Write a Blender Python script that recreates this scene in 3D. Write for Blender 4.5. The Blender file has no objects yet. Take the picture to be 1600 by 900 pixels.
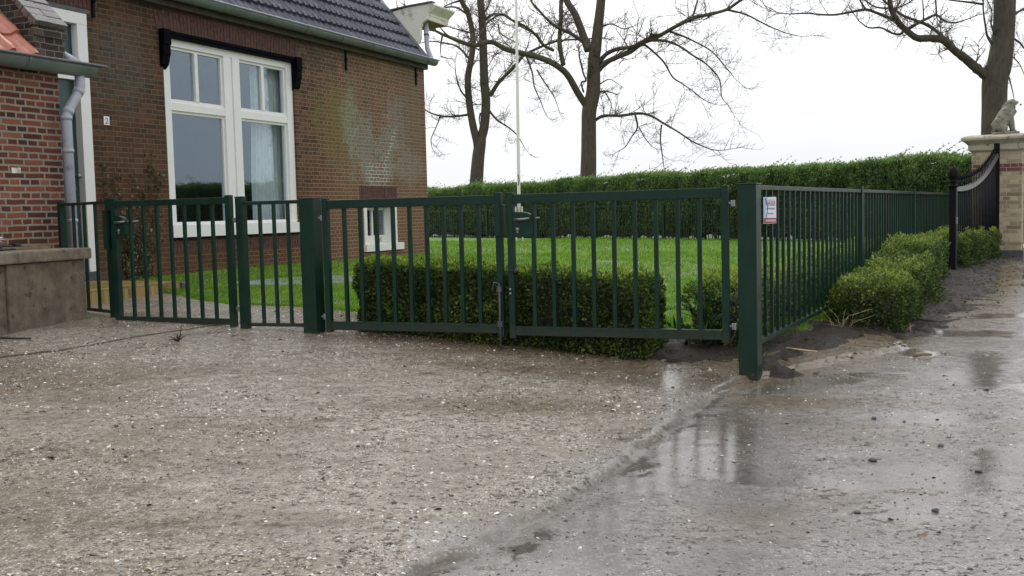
import bpy, bmesh, math, random
import numpy as np
from mathutils import Vector, Matrix
random.seed(7); rng = np.random.default_rng(11)
PI = math.pi; R = math.radians
sc = bpy.context.scene; COL = sc.collection

# ------------------------------------------------------------------ camera
CZ = 1.35
def make_camera():
    cam = bpy.data.cameras.new('camera'); co = bpy.data.objects.new('camera', cam); COL.objects.link(co)
    cam.sensor_width = 36; cam.lens = 37.26; cam.clip_start = .05; cam.clip_end = 3000
    P, Ro = R(4.07), R(1.44)
    f = Vector((0, math.cos(P), -math.sin(P))); r0 = Vector((1, 0, 0)); u0 = r0.cross(f)
    r = math.cos(Ro)*r0 - math.sin(Ro)*u0; u = math.cos(Ro)*u0 + math.sin(Ro)*r0
    m = Matrix((r, u, -f)).transposed().to_4x4(); m.translation = (0, 0, CZ)
    co.matrix_world = m; sc.camera = co
make_camera()

# ------------------------------------------------------------------ world and light
SKY_EL, SKY_AZ = R(52), R(-25)
def make_world():
    w = bpy.data.worlds.new('World'); sc.world = w; w.use_nodes = True
    nt = w.node_tree; nt.nodes.clear(); N = nt.nodes.new; Lk = nt.links.new
    out = N('ShaderNodeOutputWorld'); bg = N('ShaderNodeBackground'); bg.inputs[1].default_value = .1
    sky = N('ShaderNodeTexSky'); sky.sky_type = 'NISHITA'; sky.sun_disc = False
    sky.sun_elevation = SKY_EL; sky.sun_rotation = SKY_AZ; sky.air_density = 1.2; sky.dust_density = 4
    hs = N('ShaderNodeHueSaturation'); hs.inputs['Saturation'].default_value = .25
    tc = N('ShaderNodeTexCoord'); no = N('ShaderNodeTexNoise'); no.inputs['Scale'].default_value = 1.6; no.inputs['Detail'].default_value = 4
    mp = N('ShaderNodeMapping'); mp.inputs['Scale'].default_value = (1, 1, 2.5)
    cr = N('ShaderNodeValToRGB'); cr.color_ramp.elements[0].position = .3; cr.color_ramp.elements[1].position = .7
    cr.color_ramp.elements[0].color = (8.7, 9.0, 9.4, 1); cr.color_ramp.elements[1].color = (11.6, 11.7, 11.8, 1)
    mx = N('ShaderNodeMix'); mx.data_type = 'RGBA'; mx.inputs[0].default_value = .88
    Lk(tc.outputs['Generated'], mp.inputs[0]); Lk(mp.outputs[0], no.inputs[0]); Lk(no.outputs[0], cr.inputs[0])
    Lk(sky.outputs[0], hs.inputs['Color']); Lk(hs.outputs[0], mx.inputs[6]); Lk(cr.outputs[0], mx.inputs[7])
    sp = N('ShaderNodeSeparateXYZ'); mr = N('ShaderNodeMapRange'); mr.interpolation_type = 'SMOOTHSTEP'
    for i_, v_ in ((1, -.02), (2, .30), (3, .76), (4, 1.)): mr.inputs[i_].default_value = v_
    vm = N('ShaderNodeVectorMath'); vm.operation = 'SCALE'; Lk(tc.outputs['Generated'], sp.inputs[0]); Lk(sp.outputs[2], mr.inputs[0]); Lk(mx.outputs[2], vm.inputs[0]); Lk(mr.outputs[0], vm.inputs['Scale'])
    Lk(vm.outputs[0], bg.inputs[0]); Lk(bg.outputs[0], out.inputs[0])
make_world()
def make_sun():
    l = bpy.data.lights.new('sun', 'SUN'); l.energy = .6; l.angle = R(35); l.color = (1, .97, .92)
    o = bpy.data.objects.new('sun', l); COL.objects.link(o)
    d = Vector((math.sin(SKY_AZ)*math.cos(SKY_EL), math.cos(SKY_AZ)*math.cos(SKY_EL), math.sin(SKY_EL)))
    o.rotation_euler = d.to_track_quat('Z', 'Y').to_euler(); o.location = (0, 0, 20)
make_sun()
sc.view_settings.view_transform = 'Standard'; sc.view_settings.look = 'None'
sc.view_settings.exposure = 0.35; sc.view_settings.gamma = 1

# ------------------------------------------------------------------ terrain height
CP = [(0,0,-.02),(-6,0,.05),(6,0,-.05),(0,4,.07),(3.2,4.5,.05),(-3,4.5,.17),(1.55,6.9,.225),(3.3,6.5,.17),(6,8,.22),(-1.55,8.2,.43),(-2.13,8.4,.455),(-3.49,9.25,.50),(-3.5,8.6,.49),(-3.85,7.9,.44),(-6,8,.45),(-4.3,10.2,.53),(-4.74,12.1,.6),(-4.23,13.3,.65),(-2.86,16.5,.62),(-1.5,19.6,.58),(3.1,8.9,.3),(4.4,10.9,.38),(5.09,12.2,.42),(8,17,.43),(12,17,.42),(9,12,.35),(5.2,28,.47),(-2.4,39.5,.47),(8.6,20.5,.45),(15,30,.45),(-10,20,.6),(-10,35,.5),(2,13,.46),(2,9,.42),(20,45,.45),(-20,45,.5),(-15,5,.4),(15,5,.1),(0,11,.5)]
_A = np.array(CP, float); _X = _A[:, :2]/10; _n = len(_X)
def _U(r2): return np.where(r2 > 0, r2*np.log(r2+1e-12), 0)
_K = _U(((_X[:, None]-_X[None])**2).sum(-1))+np.eye(_n)*.002
_P = np.c_[np.ones(_n), _X]
_w = np.linalg.solve(np.block([[_K, _P], [_P.T, np.zeros((3, 3))]]), np.r_[_A[:, 2], 0, 0, 0])
def H(x, y):
    x = np.asarray(x, float); y = np.asarray(y, float); sh = x.shape
    q = np.c_[x.ravel(), y.ravel()]/10; out = np.full(len(q), _w[_n]) + q@_w[_n+1:]
    for i in range(_n): out += _w[i]*_U(((q-_X[i])**2).sum(1))
    r = np.hypot(q[:, 0], q[:, 1]-1.2)*10
    t = np.clip((r-28)/14, 0, 1); t = t*t*(3-2*t)
    return (out*(1-t)+.46*t).reshape(sh)
def h1(x, y): return float(H([x], [y])[0])
_lat = rng.random((4, 256, 256))
def vnoise(x, y, k=0):
    xi = np.floor(x).astype(int); yi = np.floor(y).astype(int); fx = x-xi; fy = y-yi
    fx = fx*fx*(3-2*fx); fy = fy*fy*(3-2*fy); g = _lat[k]
    a = g[xi % 256, yi % 256]; b = g[(xi+1) % 256, yi % 256]; c = g[xi % 256, (yi+1) % 256]; d = g[(xi+1) % 256, (yi+1) % 256]
    return (a*(1-fx)+b*fx)*(1-fy)+(c*(1-fx)+d*fx)*fy
def fbm(x, y, o=4, k=0):
    s = 0; a = .5; t = 0
    for i in range(o): s = s+a*vnoise(x*2**i+17.3*i, y*2**i+5.1*i, (k+i) % 4); t += a; a *= .5
    return s/t
def sdist(x, y, poly):                     # signed distance to a polygon, positive inside
    p = np.array(poly, float); d = np.full(x.shape, 1e9); ins = np.zeros(x.shape, bool); n = len(p)
    for i in range(n):
        a = p[i]; b = p[(i+1) % n]; e = b-a; wx = x-a[0]; wy = y-a[1]
        t = np.clip((wx*e[0]+wy*e[1])/(e@e), 0, 1); d = np.minimum(d, np.hypot(wx-e[0]*t, wy-e[1]*t))
        c = ((a[1] > y) != (b[1] > y))
        with np.errstate(divide='ignore', invalid='ignore'):
            xx = (b[0]-a[0])*(y-a[1])/(b[1]-a[1]+1e-12)+a[0]
        ins ^= c & (x < xx)
    return np.where(ins, d, -d)

# ------------------------------------------------------------------ object helpers
def tag(o, label=None, cat=None, group=None, kind=None):
    if label: o['label'] = label
    if cat: o['category'] = cat
    if group: o['group'] = group
    if kind: o['kind'] = kind
    return o
def thing(name, label, cat, loc=(0, 0, 0), rz=0, group=None):
    o = bpy.data.objects.new(name, None); COL.objects.link(o); o.empty_display_size = .2
    o.location = loc; o.rotation_euler = (0, 0, rz); return tag(o, label, cat, group)
def link(name, me, mat=None, parent=None):
    o = bpy.data.objects.new(name, me); COL.objects.link(o)
    if mat: me.materials.append(mat)
    if parent: o.parent = parent
    return o
class MB:
    def __init__(s): s.v = []; s.f = []; s.sm = []
    def add(s, vs, fs, smooth=False):
        n = len(s.v); s.v += [tuple(v) for v in vs]
        for f in fs: s.f.append(tuple(i+n for i in f)); s.sm.append(smooth)
        return s
    def box(s, a, b, rot=None, c=None):
        x0, y0, z0 = a; x1, y1, z1 = b
        vs = [Vector(p) for p in ((x0,y0,z0),(x1,y0,z0),(x1,y1,z0),(x0,y1,z0),(x0,y0,z1),(x1,y0,z1),(x1,y1,z1),(x0,y1,z1))]
        if rot is not None:
            c = Vector(c) if c else Vector(((x0+x1)/2, (y0+y1)/2, (z0+z1)/2))
            vs = [rot@(v-c)+c for v in vs]
        return s.add(vs, [(0,3,2,1),(4,5,6,7),(0,1,5,4),(1,2,6,5),(2,3,7,6),(3,0,4,7)])
    def tube(s, pts, rad, n=8, cap=True, smooth=True):
        pts = [Vector(p) for p in pts]; m = len(pts)
        if not hasattr(rad, '__len__'): rad = [rad]*m
        vs = []; fs = []; prev = None
        for i in range(m):
            t = (pts[min(i+1, m-1)]-pts[max(i-1, 0)])
            if t.length < 1e-9: t = Vector((0, 0, 1))
            t.normalize()
            if prev is None: a = t.orthogonal().normalized()
            else:
                a = prev-t*prev.dot(t)
                a = a.normalized() if a.length > 1e-6 else t.orthogonal().normalized()
            prev = a; b = t.cross(a)
            for j in range(n):
                q = 2*PI*j/n; vs.append(pts[i]+(a*math.cos(q)+b*math.sin(q))*rad[i])
        for i in range(m-1):
            for j in range(n):
                k = (j+1) % n; fs.append((i*n+j, i*n+k, (i+1)*n+k, (i+1)*n+j))
        if cap: fs.append(tuple(range(n-1, -1, -1))); fs.append(tuple((m-1)*n+j for j in range(n)))
        return s.add(vs, fs, smooth)
    def prism(s, prof, axis, a0, a1, smooth=False):        # prof in the two other axes
        n = len(prof); vs = []
        for a in (a0, a1):
            for p in prof:
                q = list(p); q.insert(axis, a); vs.append(q)
        fs = [(i, (i+1) % n, n+(i+1) % n, n+i) for i in range(n)]
        fs += [tuple(range(n-1, -1, -1)), tuple(range(n, 2*n))]
        return s.add(vs, fs, smooth)
    def lathe(s, prof, c=(0, 0, 0), n=20, smooth=True):    # prof: (radius, z)
        vs = []; fs = []; m = len(prof)
        for r_, z in prof:
            for j in range(n): vs.append((c[0]+r_*math.cos(2*PI*j/n), c[1]+r_*math.sin(2*PI*j/n), c[2]+z))
        for i in range(m-1):
            for j in range(n): k = (j+1) % n; fs.append((i*n+j, i*n+k, (i+1)*n+k, (i+1)*n+j))
        fs.append(tuple(range(n-1, -1, -1))); fs.append(tuple((m-1)*n+j for j in range(n)))
        return s.add(vs, fs, smooth)
    def mesh(s, name='m'):
        me = bpy.data.meshes.new(name); me.from_pydata(s.v, [], s.f)
        me.polygons.foreach_set('use_smooth', s.sm); me.update(); return me
    def build(s, name, mat=None, parent=None, bevel=0):
        me = s.mesh(name)
        bm = bmesh.new(); bm.from_mesh(me); bmesh.ops.recalc_face_normals(bm, faces=bm.faces)
        if bevel: bmesh.ops.bevel(bm, geom=list(bm.edges), offset=bevel, segments=2, affect='EDGES', profile=.6, clamp_overlap=True)
        bm.to_mesh(me); bm.free()
        return link(name, me, mat, parent)
def copy_tree(o, parent=None):
    c = o.copy(); COL.objects.link(c)
    if parent: c.parent = parent
    for ch in [q for q in bpy.data.objects if q.parent == o]: copy_tree(ch, c)
    return c
def npmesh(name, V, F, mat, parent=None, attr=None, smooth=False):   # V (n,3), F (m,k) arrays
    me = bpy.data.meshes.new(name); k = F.shape[1]
    me.vertices.add(len(V)); me.vertices.foreach_set('co', V.astype(np.float32).ravel())
    me.loops.add(F.size); me.loops.foreach_set('vertex_index', F.astype(np.int32).ravel())
    me.polygons.add(len(F)); me.polygons.foreach_set('loop_start', np.arange(0, F.size, k, dtype=np.int32))
    me.polygons.foreach_set('use_smooth', np.full(len(F), smooth))
    me.update(calc_edges=True)
    for an, (dom, arr) in (attr or {}).items():
        at = me.attributes.new(an, 'FLOAT', dom); at.data.foreach_set('value', np.asarray(arr, np.float32))
    return link(name, me, mat, parent)
def unit(a): return a/np.maximum(np.linalg.norm(a, axis=1, keepdims=True), 1e-9)
def leaves(name, P, D, L, W, mat, parent=None, fold=.25, v=None):    # folded diamond leaves along D
    n = len(P); D = unit(D); S = unit(np.cross(D, rng.normal(size=(n, 3)))); U = np.cross(S, D)
    L = np.broadcast_to(L, n)[:, None]; W = np.broadcast_to(W, n)[:, None]
    V = np.stack([P, P+D*L*.45+S*W*.5+U*W*fold, P+D*L, P+D*L*.45-S*W*.5+U*W*fold], 1).reshape(-1, 3)
    b = np.arange(n)[:, None]*4
    F = np.concatenate([b+np.array([[0, 1, 2]]), b+np.array([[0, 2, 3]])], 1).reshape(-1, 3)
    v = rng.random(n) if v is None else v
    return npmesh(name, V, F, mat, parent, {'rnd': ('FACE', np.repeat(v, 2))})

# ------------------------------------------------------------------ materials
def mat(name):
    m = bpy.data.materials.new(name); m.use_nodes = True; nt = m.node_tree; nt.nodes.clear()
    o = nt.nodes.new('ShaderNodeOutputMaterial'); p = nt.nodes.new('ShaderNodeBsdfPrincipled')
    nt.links.new(p.outputs[0], o.inputs[0]); return m, nt, p
class G:                                   # tiny node-graph helper
    def __init__(s, nt): s.nt = nt
    def n(s, t, ins=None, **kw):
        q = s.nt.nodes.new(t)
        for k, v in kw.items(): setattr(q, k, v)
        for k, v in (ins or {}).items():
            if hasattr(v, 'links'): s.nt.links.new(v, q.inputs[k])
            else: q.inputs[k].default_value = v
        return q
    def math(s, op, a, b=0., c=0., clamp=False): return s.n('ShaderNodeMath', {0: a, 1: b, 2: c}, operation=op, use_clamp=clamp).outputs[0]
    def mix(s, f, a, b): return s.n('ShaderNodeMix', {0: f, 6: a, 7: b}, data_type='RGBA').outputs[2]
    def mixm(s, f, a, b, bt): return s.n('ShaderNodeMix', {0: f, 6: a, 7: b}, data_type='RGBA', blend_type=bt).outputs[2]
    def noise(s, v, sc_, d=4, r_=.55): 
        q = s.n('ShaderNodeTexNoise', {'Scale': sc_, 'Detail': d, 'Roughness': r_})
        if v is not None: s.nt.links.new(v, q.inputs['Vector'])
        return q.outputs[0]
    def map(s, v, a, b, c=0., d=1.): return s.n('ShaderNodeMapRange', {0: v, 1: a, 2: b, 3: c, 4: d}, interpolation_type='SMOOTHSTEP').outputs[0]
    def ramp(s, v, stops, interp='LINEAR'):
        q = s.n('ShaderNodeValToRGB', {0: v}); cr = q.color_ramp; cr.interpolation = interp
        while len(cr.elements) < len(stops): cr.elements.new(.5)
        for e, (p, c) in zip(cr.elements, stops): e.position = p; e.color = (*c, 1) if len(c) == 3 else c
        return q.outputs[0]
    def obj(s): return s.n('ShaderNodeTexCoord').outputs['Object']
    def geo(s): return s.n('ShaderNodeNewGeometry').outputs['Position']
    def attr(s, a): return s.n('ShaderNodeAttribute', attribute_name=a).outputs['Fac']
    def bump(s, h_, st=.5, dist=.01): return s.n('ShaderNodeBump', {'Strength': st, 'Distance': dist, 'Height': h_}).outputs[0]
    def set(s, p, **kw):
        for k, v in kw.items():
            k = k.replace('_', ' ')
            if hasattr(v, 'links'): s.nt.links.new(v, p.inputs[k])
            else: p.inputs[k].default_value = v
def c4(c): return (*c, 1)
def plain(name, col, rough=.5, var=.15, sc_=12, bump=.0, spec=.5, metal=0., dirt=None, coat=0.):
    m, nt, p = mat(name); g = G(nt); v = g.geo(); nz = g.noise(v, sc_, 5, .6)
    lo = tuple(x*(1-var) for x in col); hi = tuple(min(1, x*(1+var)) for x in col)
    c = g.ramp(nz, [(.3, lo), (.7, hi)])
    if dirt:
        k = g.map(g.noise(v, dirt[1], 6, .65), dirt[2], dirt[2]+.12); c = g.mix(k, c, c4(dirt[0]))
    g.set(p, Base_Color=c, Roughness=g.math('ADD', g.math('MULTIPLY', g.noise(v, sc_*3), .25), rough-.12), Metallic=metal, Specular_IOR_Level=spec, Coat_Weight=coat)
    if bump: g.set(p, Normal=g.bump(g.noise(v, sc_*4, 5, .7), bump, .01))
    return m
def brick_mat(name, stops, mortar, bw=.222, rh=.0605, ms=.0055, vertical=False, stains=None, sq=.5, uv='x', rough=.75, bumpd=.006, sheen=None, seed=0.):
    m, nt, p = mat(name); g = G(nt); o = g.obj(); se = g.n('ShaderNodeSeparateXYZ', {0: o})
    u = g.math('ADD', se.outputs[0], se.outputs[1]); w = se.outputs[2]
    if vertical: u, w = w, u
    vec = g.n('ShaderNodeCombineXYZ', {0: u, 1: w, 2: 0.}).outputs[0]
    dn = g.n('ShaderNodeTexNoise', {'Vector': vec, 'Scale': 7., 'Detail': 3.}).outputs['Color']
    dv = g.n('ShaderNodeVectorMath', {0: dn, 1: (.5, .5, .5)}, operation='SUBTRACT').outputs[0]
    dv = g.n('ShaderNodeVectorMath', {0: dv, 'Scale': .014}, operation='SCALE').outputs[0]
    vec2 = g.n('ShaderNodeVectorMath', {0: vec, 1: dv}, operation='ADD').outputs[0]
    bt = g.n('ShaderNodeTexBrick', {'Vector': vec2, 'Color1': (0, 0, 0, 1), 'Color2': (1, 1, 1, 1), 'Mortar': (.5, .5, .5, 1), 'Scale': 1., 'Mortar Size': ms, 'Mortar Smooth': .35, 'Bias': 0., 'Brick Width': bw, 'Row Height': rh})
    bt.offset = .5; bt.offset_frequency = 2; bt.squash = sq; bt.squash_frequency = 2
    rv = g.n('ShaderNodeSeparateColor', {0: bt.outputs[0]}).outputs[0]; fac = bt.outputs[1]
    big = g.noise(vec, 1.1, 4, .6); sm = g.noise(vec, 45, 5, .7)
    t = g.math('ADD', g.math('MULTIPLY', rv, .75), g.math('MULTIPLY', g.math('SUBTRACT', big, .5), .9))
    t = g.math('ADD', t, g.math('MULTIPLY', g.math('SUBTRACT', sm, .4), .5), clamp=True)
    bc = g.ramp(t, stops); mc = g.mix(g.noise(vec, 3., 4), c4(tuple(x*.6 for x in mortar)), c4(tuple(min(1, x*1.3) for x in mortar)))
    if stains: bc, mc = stains(g, vec, bc, mc, fac, sm)
    c = g.mix(fac, bc, mc)
    hgt = g.math('ADD', g.math('SUBTRACT', 1., fac), g.math('MULTIPLY', sm, .5))
    g.set(p, Base_Color=c, Roughness=g.math('ADD', g.math('MULTIPLY', sm, .2), rough-.1), Normal=g.bump(hgt, .8, bumpd), Specular_IOR_Level=.15)
    return m
def blob(g, vec, cx, cy, rx, ry, nz, lo=.0, hi=.5):      # soft patch with a noisy edge
    mp = g.n('ShaderNodeMapping', {0: vec, 1: (-cx/rx, -cy/ry, 0), 3: (1/rx, 1/ry, 1)}).outputs[0]
    d = g.n('ShaderNodeVectorMath', {0: mp}, operation='LENGTH').outputs['Value']
    a = g.math('SUBTRACT', 1., d); a = g.math('ADD', a, g.math('MULTIPLY', g.math('SUBTRACT', nz, .5), 3.4))
    return g.map(a, lo, hi)
HB = .6                                                  # house base height
def facade_stains(g, vec, bc, mc, fac, sm):
    nz = g.noise(vec, 3.2, 8, .85); nf = g.noise(vec, 16., 5, .8)
    zc = g.n('ShaderNodeSeparateXYZ', {0: vec})
    # redder bricks low down, grey-brown ones high up on the left
    low = g.map(g.math('ADD', zc.outputs[1], g.math('MULTIPLY', nz, .9)), 1.2, 2.6)
    bc = g.mixm(g.math('MULTIPLY', g.math('SUBTRACT', 1., low), .6), bc, (.15, .060, .030, 1), 'MIX')
    left = g.map(zc.outputs[0], -3.6, -6.0); rt = g.map(zc.outputs[0], -4.2, -2.6); bc = g.mix(g.math('MULTIPLY', rt, .38), bc, (.27, .155, .085, 1)); mc = g.mix(g.math('MULTIPLY', rt, .5), mc, (.42, .38, .29, 1)); bc = g.mix(g.math('MULTIPLY', left, .35), bc, (.05, .028, .02, 1)); mid_ = g.map(nz, .4, .62); bc = g.mix(g.math('MULTIPLY', mid_, .2), bc, (.085, .065, .035, 1))
    mc = g.mix(g.math('MULTIPLY', left, .55), mc, (.09, .07, .05, 1))
    for cx, cy, rx, ry, col, k in ((-3.0, 2.2, .8, .8, (.17, .145, .05), .5), (-2.6, 2.35, .35, .6, (.24, .25, .19), .5), (-2.2, 1.85, .5, .7, (.25, .26, .22), .5), (-1.8, 1.5, .7, .4, (.25, .25, .21), .4),
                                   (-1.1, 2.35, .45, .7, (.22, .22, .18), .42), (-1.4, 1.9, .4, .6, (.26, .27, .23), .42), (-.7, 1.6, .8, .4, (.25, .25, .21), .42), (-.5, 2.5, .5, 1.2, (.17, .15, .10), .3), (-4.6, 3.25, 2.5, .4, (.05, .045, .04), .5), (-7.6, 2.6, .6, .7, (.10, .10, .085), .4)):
        b = g.math('MULTIPLY', blob(g, vec, cx, cy, rx, ry, nz, .0, .55), g.math('MULTIPLY', g.map(nf, .34, .58), k*1.35))
        bc = g.mix(b, bc, c4(col)); mc = g.mix(b, mc, c4(tuple(min(1, x*1.5) for x in col)))
    # repointed white joints over the cellar window and up the stepped crack
    n2 = g.map(g.noise(vec, 2.5, 2), .3, .45)
    bx = g.math('MULTIPLY', g.map(zc.outputs[0], -2.25, -2.05), g.map(zc.outputs[0], -1.3, -1.5))
    bx = g.math('MULTIPLY', bx, g.math('MULTIPLY', g.map(zc.outputs[1], 1.24, 1.3), g.map(zc.outputs[1], 1.66, 1.58)))
    ln = g.math('ABSOLUTE', g.math('SUBTRACT', g.math('MULTIPLY', g.math('ADD', zc.outputs[0], 1.55), 1.5), g.math('SUBTRACT', zc.outputs[1], 1.6)))
    ln = g.math('MULTIPLY', g.map(ln, .12, .05), g.math('MULTIPLY', g.map(zc.outputs[1], 1.55, 1.6), g.map(zc.outputs[1], 2.32, 2.2)))
    w = g.math('MULTIPLY', g.math('MULTIPLY', g.math('MAXIMUM', bx, ln), .8), g.map(nf, .3, .5))
    mc = g.mix(w, mc, (.72, .72, .68, 1))
    return bc, mc
M = {}
def make_materials():
    B = [(0, (.040, .025, .018)), (.25, (.070, .036, .022)), (.5, (.108, .052, .029)), (.75, (.150, .070, .037)), (1, (.23, .115, .058))]
    M['facade'] = brick_mat('facade brick', B, (.24, .195, .14), stains=facade_stains)
    M['arch'] = brick_mat('arch brick', [(0, (.035, .018, .016)), (.5, (.085, .036, .027)), (1, (.14, .058, .04))], (.17, .145, .12), bw=.24, rh=.0605, vertical=True, sq=1)
    M['plinth_brick'] = brick_mat('plinth brick', [(0, (.05, .026, .022)), (.5, (.12, .055, .04)), (1, (.19, .09, .06))], (.32, .29, .25))
    M['shed'] = brick_mat('shed brick', [(0, (.045, .024, .024)), (.3, (.12, .042, .032)), (.6, (.20, .064, .042)), (.85, (.26, .105, .07)), (1, (.30, .25, .19))], (.29, .25, .195), bw=.228, rh=.0605, ms=.0115)
    M['parapet'] = brick_mat('parapet brick', [(0, (.025, .018, .016)), (.6, (.07, .05, .042)), (1, (.13, .11, .09))], (.2, .19, .16))
    M['pillar'] = brick_mat('yellow brick', [(0, (.22, .17, .11)), (.4, (.38, .31, .21)), (.7, (.50, .42, .29)), (1, (.44, .31, .17))], (.50, .45, .36), rh=.066)
    M['redband'] = brick_mat('red band brick', [(0, (.15, .065, .055)), (1, (.24, .11, .09))], (.42, .38, .32), rh=.066)
    M['step'] = brick_mat('yellow step brick', [(0, (.16, .11, .035)), (.5, (.32, .22, .07)), (1, (.42, .32, .12))], (.22, .2, .14), bw=.11, rh=.2)
    M['white'] = plain('white paint', (.80, .80, .78), .35, .03, 5, dirt=((.45, .46, .42), 9, .66))
    M['oldwhite'] = plain('weathered white paint', (.72, .71, .64), .5, .06, 4, bump=.1, dirt=((.30, .32, .22), 3.5, .55))
    M['green'] = green_mat('green powder coat', (.0065, .027, .0175))
    M['greenwet'] = M['green']
    M['black'] = plain('black paint', (.006, .006, .008), .6, .2, 8, bump=.05, spec=.12)
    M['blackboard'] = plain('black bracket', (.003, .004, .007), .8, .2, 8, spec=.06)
    M['railgrey'] = plain('worn grey rail', (.06, .06, .065), .3, .25, 9)
    M['steel'] = plain('galvanised steel', (.25, .26, .27), .4, .12, 30, metal=.85)
    M['zinc'] = plain('zinc gutter', (.125, .15, .135), .38, .22, 3, bump=.05, dirt=((.07, .08, .06), 5, .6))
    M['pvc'] = plain('grey pipe', (.36, .38, .43), .4, .1, 5, dirt=((.2, .2, .19), 6, .62))
    M['door'] = plain('dark teal door paint', (.022, .055, .058), .3, .1, 5)
    M['concrete'] = plain('weathered concrete', (.155, .122, .088), .75, .42, 9, bump=1., dirt=((.055, .048, .034), 13, .56))
    M['capconc'] = plain('concrete slab', (.20, .165, .12), .75, .4, 12, bump=1., dirt=((.08, .07, .05), 11, .6))
    M['stone'] = plain('weathered sandstone', (.42, .38, .29), .7, .2, 6, bump=.5, dirt=((.15, .15, .11), 7, .54))
    M['lionstone'] = plain('lichen stone', (.24, .23, .18), .85, .35, 14, bump=.8, dirt=((.09, .09, .07), 16, .52))
    M['darkstone'] = plain('dark stone', (.06, .065, .07), .4, .3, 30, bump=.3)
    M['granite'] = plain('speckled granite', (.16, .16, .17), .5, .6, 90, bump=.2)
    M['bark'] = bark_mat('bark', (.040, .034, .024), (.11, .094, .066))
    M['twig'] = plain('twig bark', (.085, .068, .055), .8, .25, 6)
    M['wood'] = plain('old wood', (.22, .14, .07), .7, .3, 12, bump=.3)
    M['straw'] = plain('dry straw', (.48, .38, .22), .7, .25, 20)
    M['rubber'] = plain('black rubber', (.012, .012, .014), .3, .2, 12)
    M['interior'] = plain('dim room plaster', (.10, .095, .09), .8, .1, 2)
    M['curtain_d'] = plain('charcoal curtain', (.055, .058, .065), .9, .4, 45, bump=.3)
    M['curtain_l'] = plain('pale curtain', (.72, .73, .68), .85, .12, 8, bump=.2)
    M['tile'] = tile_mat('dark roof tile', (.030, .034, .050), (.085, .095, .13))
    M['redtile'] = tile_mat('red roof tile', (.36, .115, .075), (.48, .19, .13))
    M['moss'] = plain('mossy mortar', (.16, .16, .10), .9, .4, 14, bump=.8, dirt=((.07, .10, .03), 10, .52))
    m, nt, p = mat('window glass'); g = G(nt); nt.nodes.remove(p)
    gl = g.n('ShaderNodeBsdfGlossy', {'Color': (.70, .82, .92, 1), 'Roughness': .004, 'Normal': g.bump(g.noise(g.obj(), 1.3, 2), .05, .01)}).outputs[0]
    tr = g.n('ShaderNodeBsdfTransparent', {'Color': (.93, .97, 1., 1)}).outputs[0]
    bf = g.n('ShaderNodeNewGeometry').outputs['Backfacing']; fr = g.n('ShaderNodeFresnel', {'IOR': g.math('SUBTRACT', 1.52, g.math('MULTIPLY', bf, .862))}).outputs[0]; fr = g.math('ADD', g.math('MULTIPLY', fr, 1.15), .07, clamp=True)
    mx = g.n('ShaderNodeMixShader', {0: fr, 1: tr, 2: gl}).outputs[0]
    nt.links.new(mx, [q for q in nt.nodes if q.type == 'OUTPUT_MATERIAL'][0].inputs[0]); M['glass'] = m
    m, nt, p = mat('clear plastic'); g = G(nt); g.set(p, Base_Color=(.75, .72, .74, 1), Roughness=.2, Alpha=.75, Normal=g.bump(g.noise(g.geo(), 25, 3), .8, .01)); M['plastic'] = m
    M['boxleaf'] = leaf_mat('boxwood leaf', [(0, (.020, .034, .014)), (.4, (.075, .120, .038)), (.7, (.20, .27, .055)), (1, (.46, .50, .09))])
    M['bushleaf'] = leaf_mat('roadside boxwood leaf', [(0, (.018, .034, .012)), (.4, (.070, .105, .030)), (.75, (.175, .215, .058)), (1, (.36, .39, .12))])
    M['hedgeleaf'] = leaf_mat('tall hedge leaf', [(0, (.028, .052, .020)), (.35, (.11, .18, .062)), (.75, (.26, .35, .13)), (1, (.58, .62, .38))])
    M['laurel'] = leaf_mat('laurel leaf', [(0, (.012, .035, .012)), (.6, (.03, .08, .025)), (1, (.07, .16, .06))], .22)
    M['deadleaf'] = leaf_mat('dry leaf', [(0, (.05, .035, .02)), (.6, (.11, .08, .04)), (.8, (.06, .09, .03)), (1, (.36, .33, .24))])
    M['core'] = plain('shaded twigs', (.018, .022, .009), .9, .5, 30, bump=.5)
    M['stem'] = plain('brown stems', (.07, .05, .035), .85, .3, 30)
    M['grass'] = leaf_mat('grass blade', [(0, (.08, .15, .014)), (.5, (.18, .31, .024)), (.9, (.28, .44, .045)), (1, (.48, .46, .20))], .45)
def green_mat(name, col):
    m, nt, p = mat(name); g = G(nt); v = g.geo()
    nz = g.noise(v, 6, 5, .6); c = g.ramp(nz, [(.3, tuple(x*.8 for x in col)), (.7, tuple(x*1.25 for x in col))])
    st = g.map(g.noise(v, 28, 5, .7), .68, .76); c = g.mix(g.math('MULTIPLY', st, .35), c, (.10, .12, .09, 1))
    mp = g.n('ShaderNodeMapping', {0: v, 3: (90, 90, 6)}).outputs[0]
    run = g.map(g.noise(mp, 1., 3), .55, .75); c = g.mix(g.math('MULTIPLY', run, .15), c, (.05, .09, .07, 1))
    oz = g.n('ShaderNodeSeparateXYZ', {0: g.obj()}).outputs[2]; md = g.map(g.math('SUBTRACT', g.math('MULTIPLY', g.noise(v, 22, 6, .75), .26), oz), .02, .13)
    c = g.mix(g.math('MULTIPLY', md, .25), c, (.085, .068, .048, 1))
    drop = g.n('ShaderNodeTexVoronoi', {'Vector': v, 'Scale': 160.}).outputs['Distance']
    g.set(p, Base_Color=c, Roughness=g.math('ADD', g.math('MULTIPLY', nz, .3), .22), Specular_IOR_Level=.2, Normal=g.bump(g.map(drop, .25, .0), .25, .001)); return m
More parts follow.
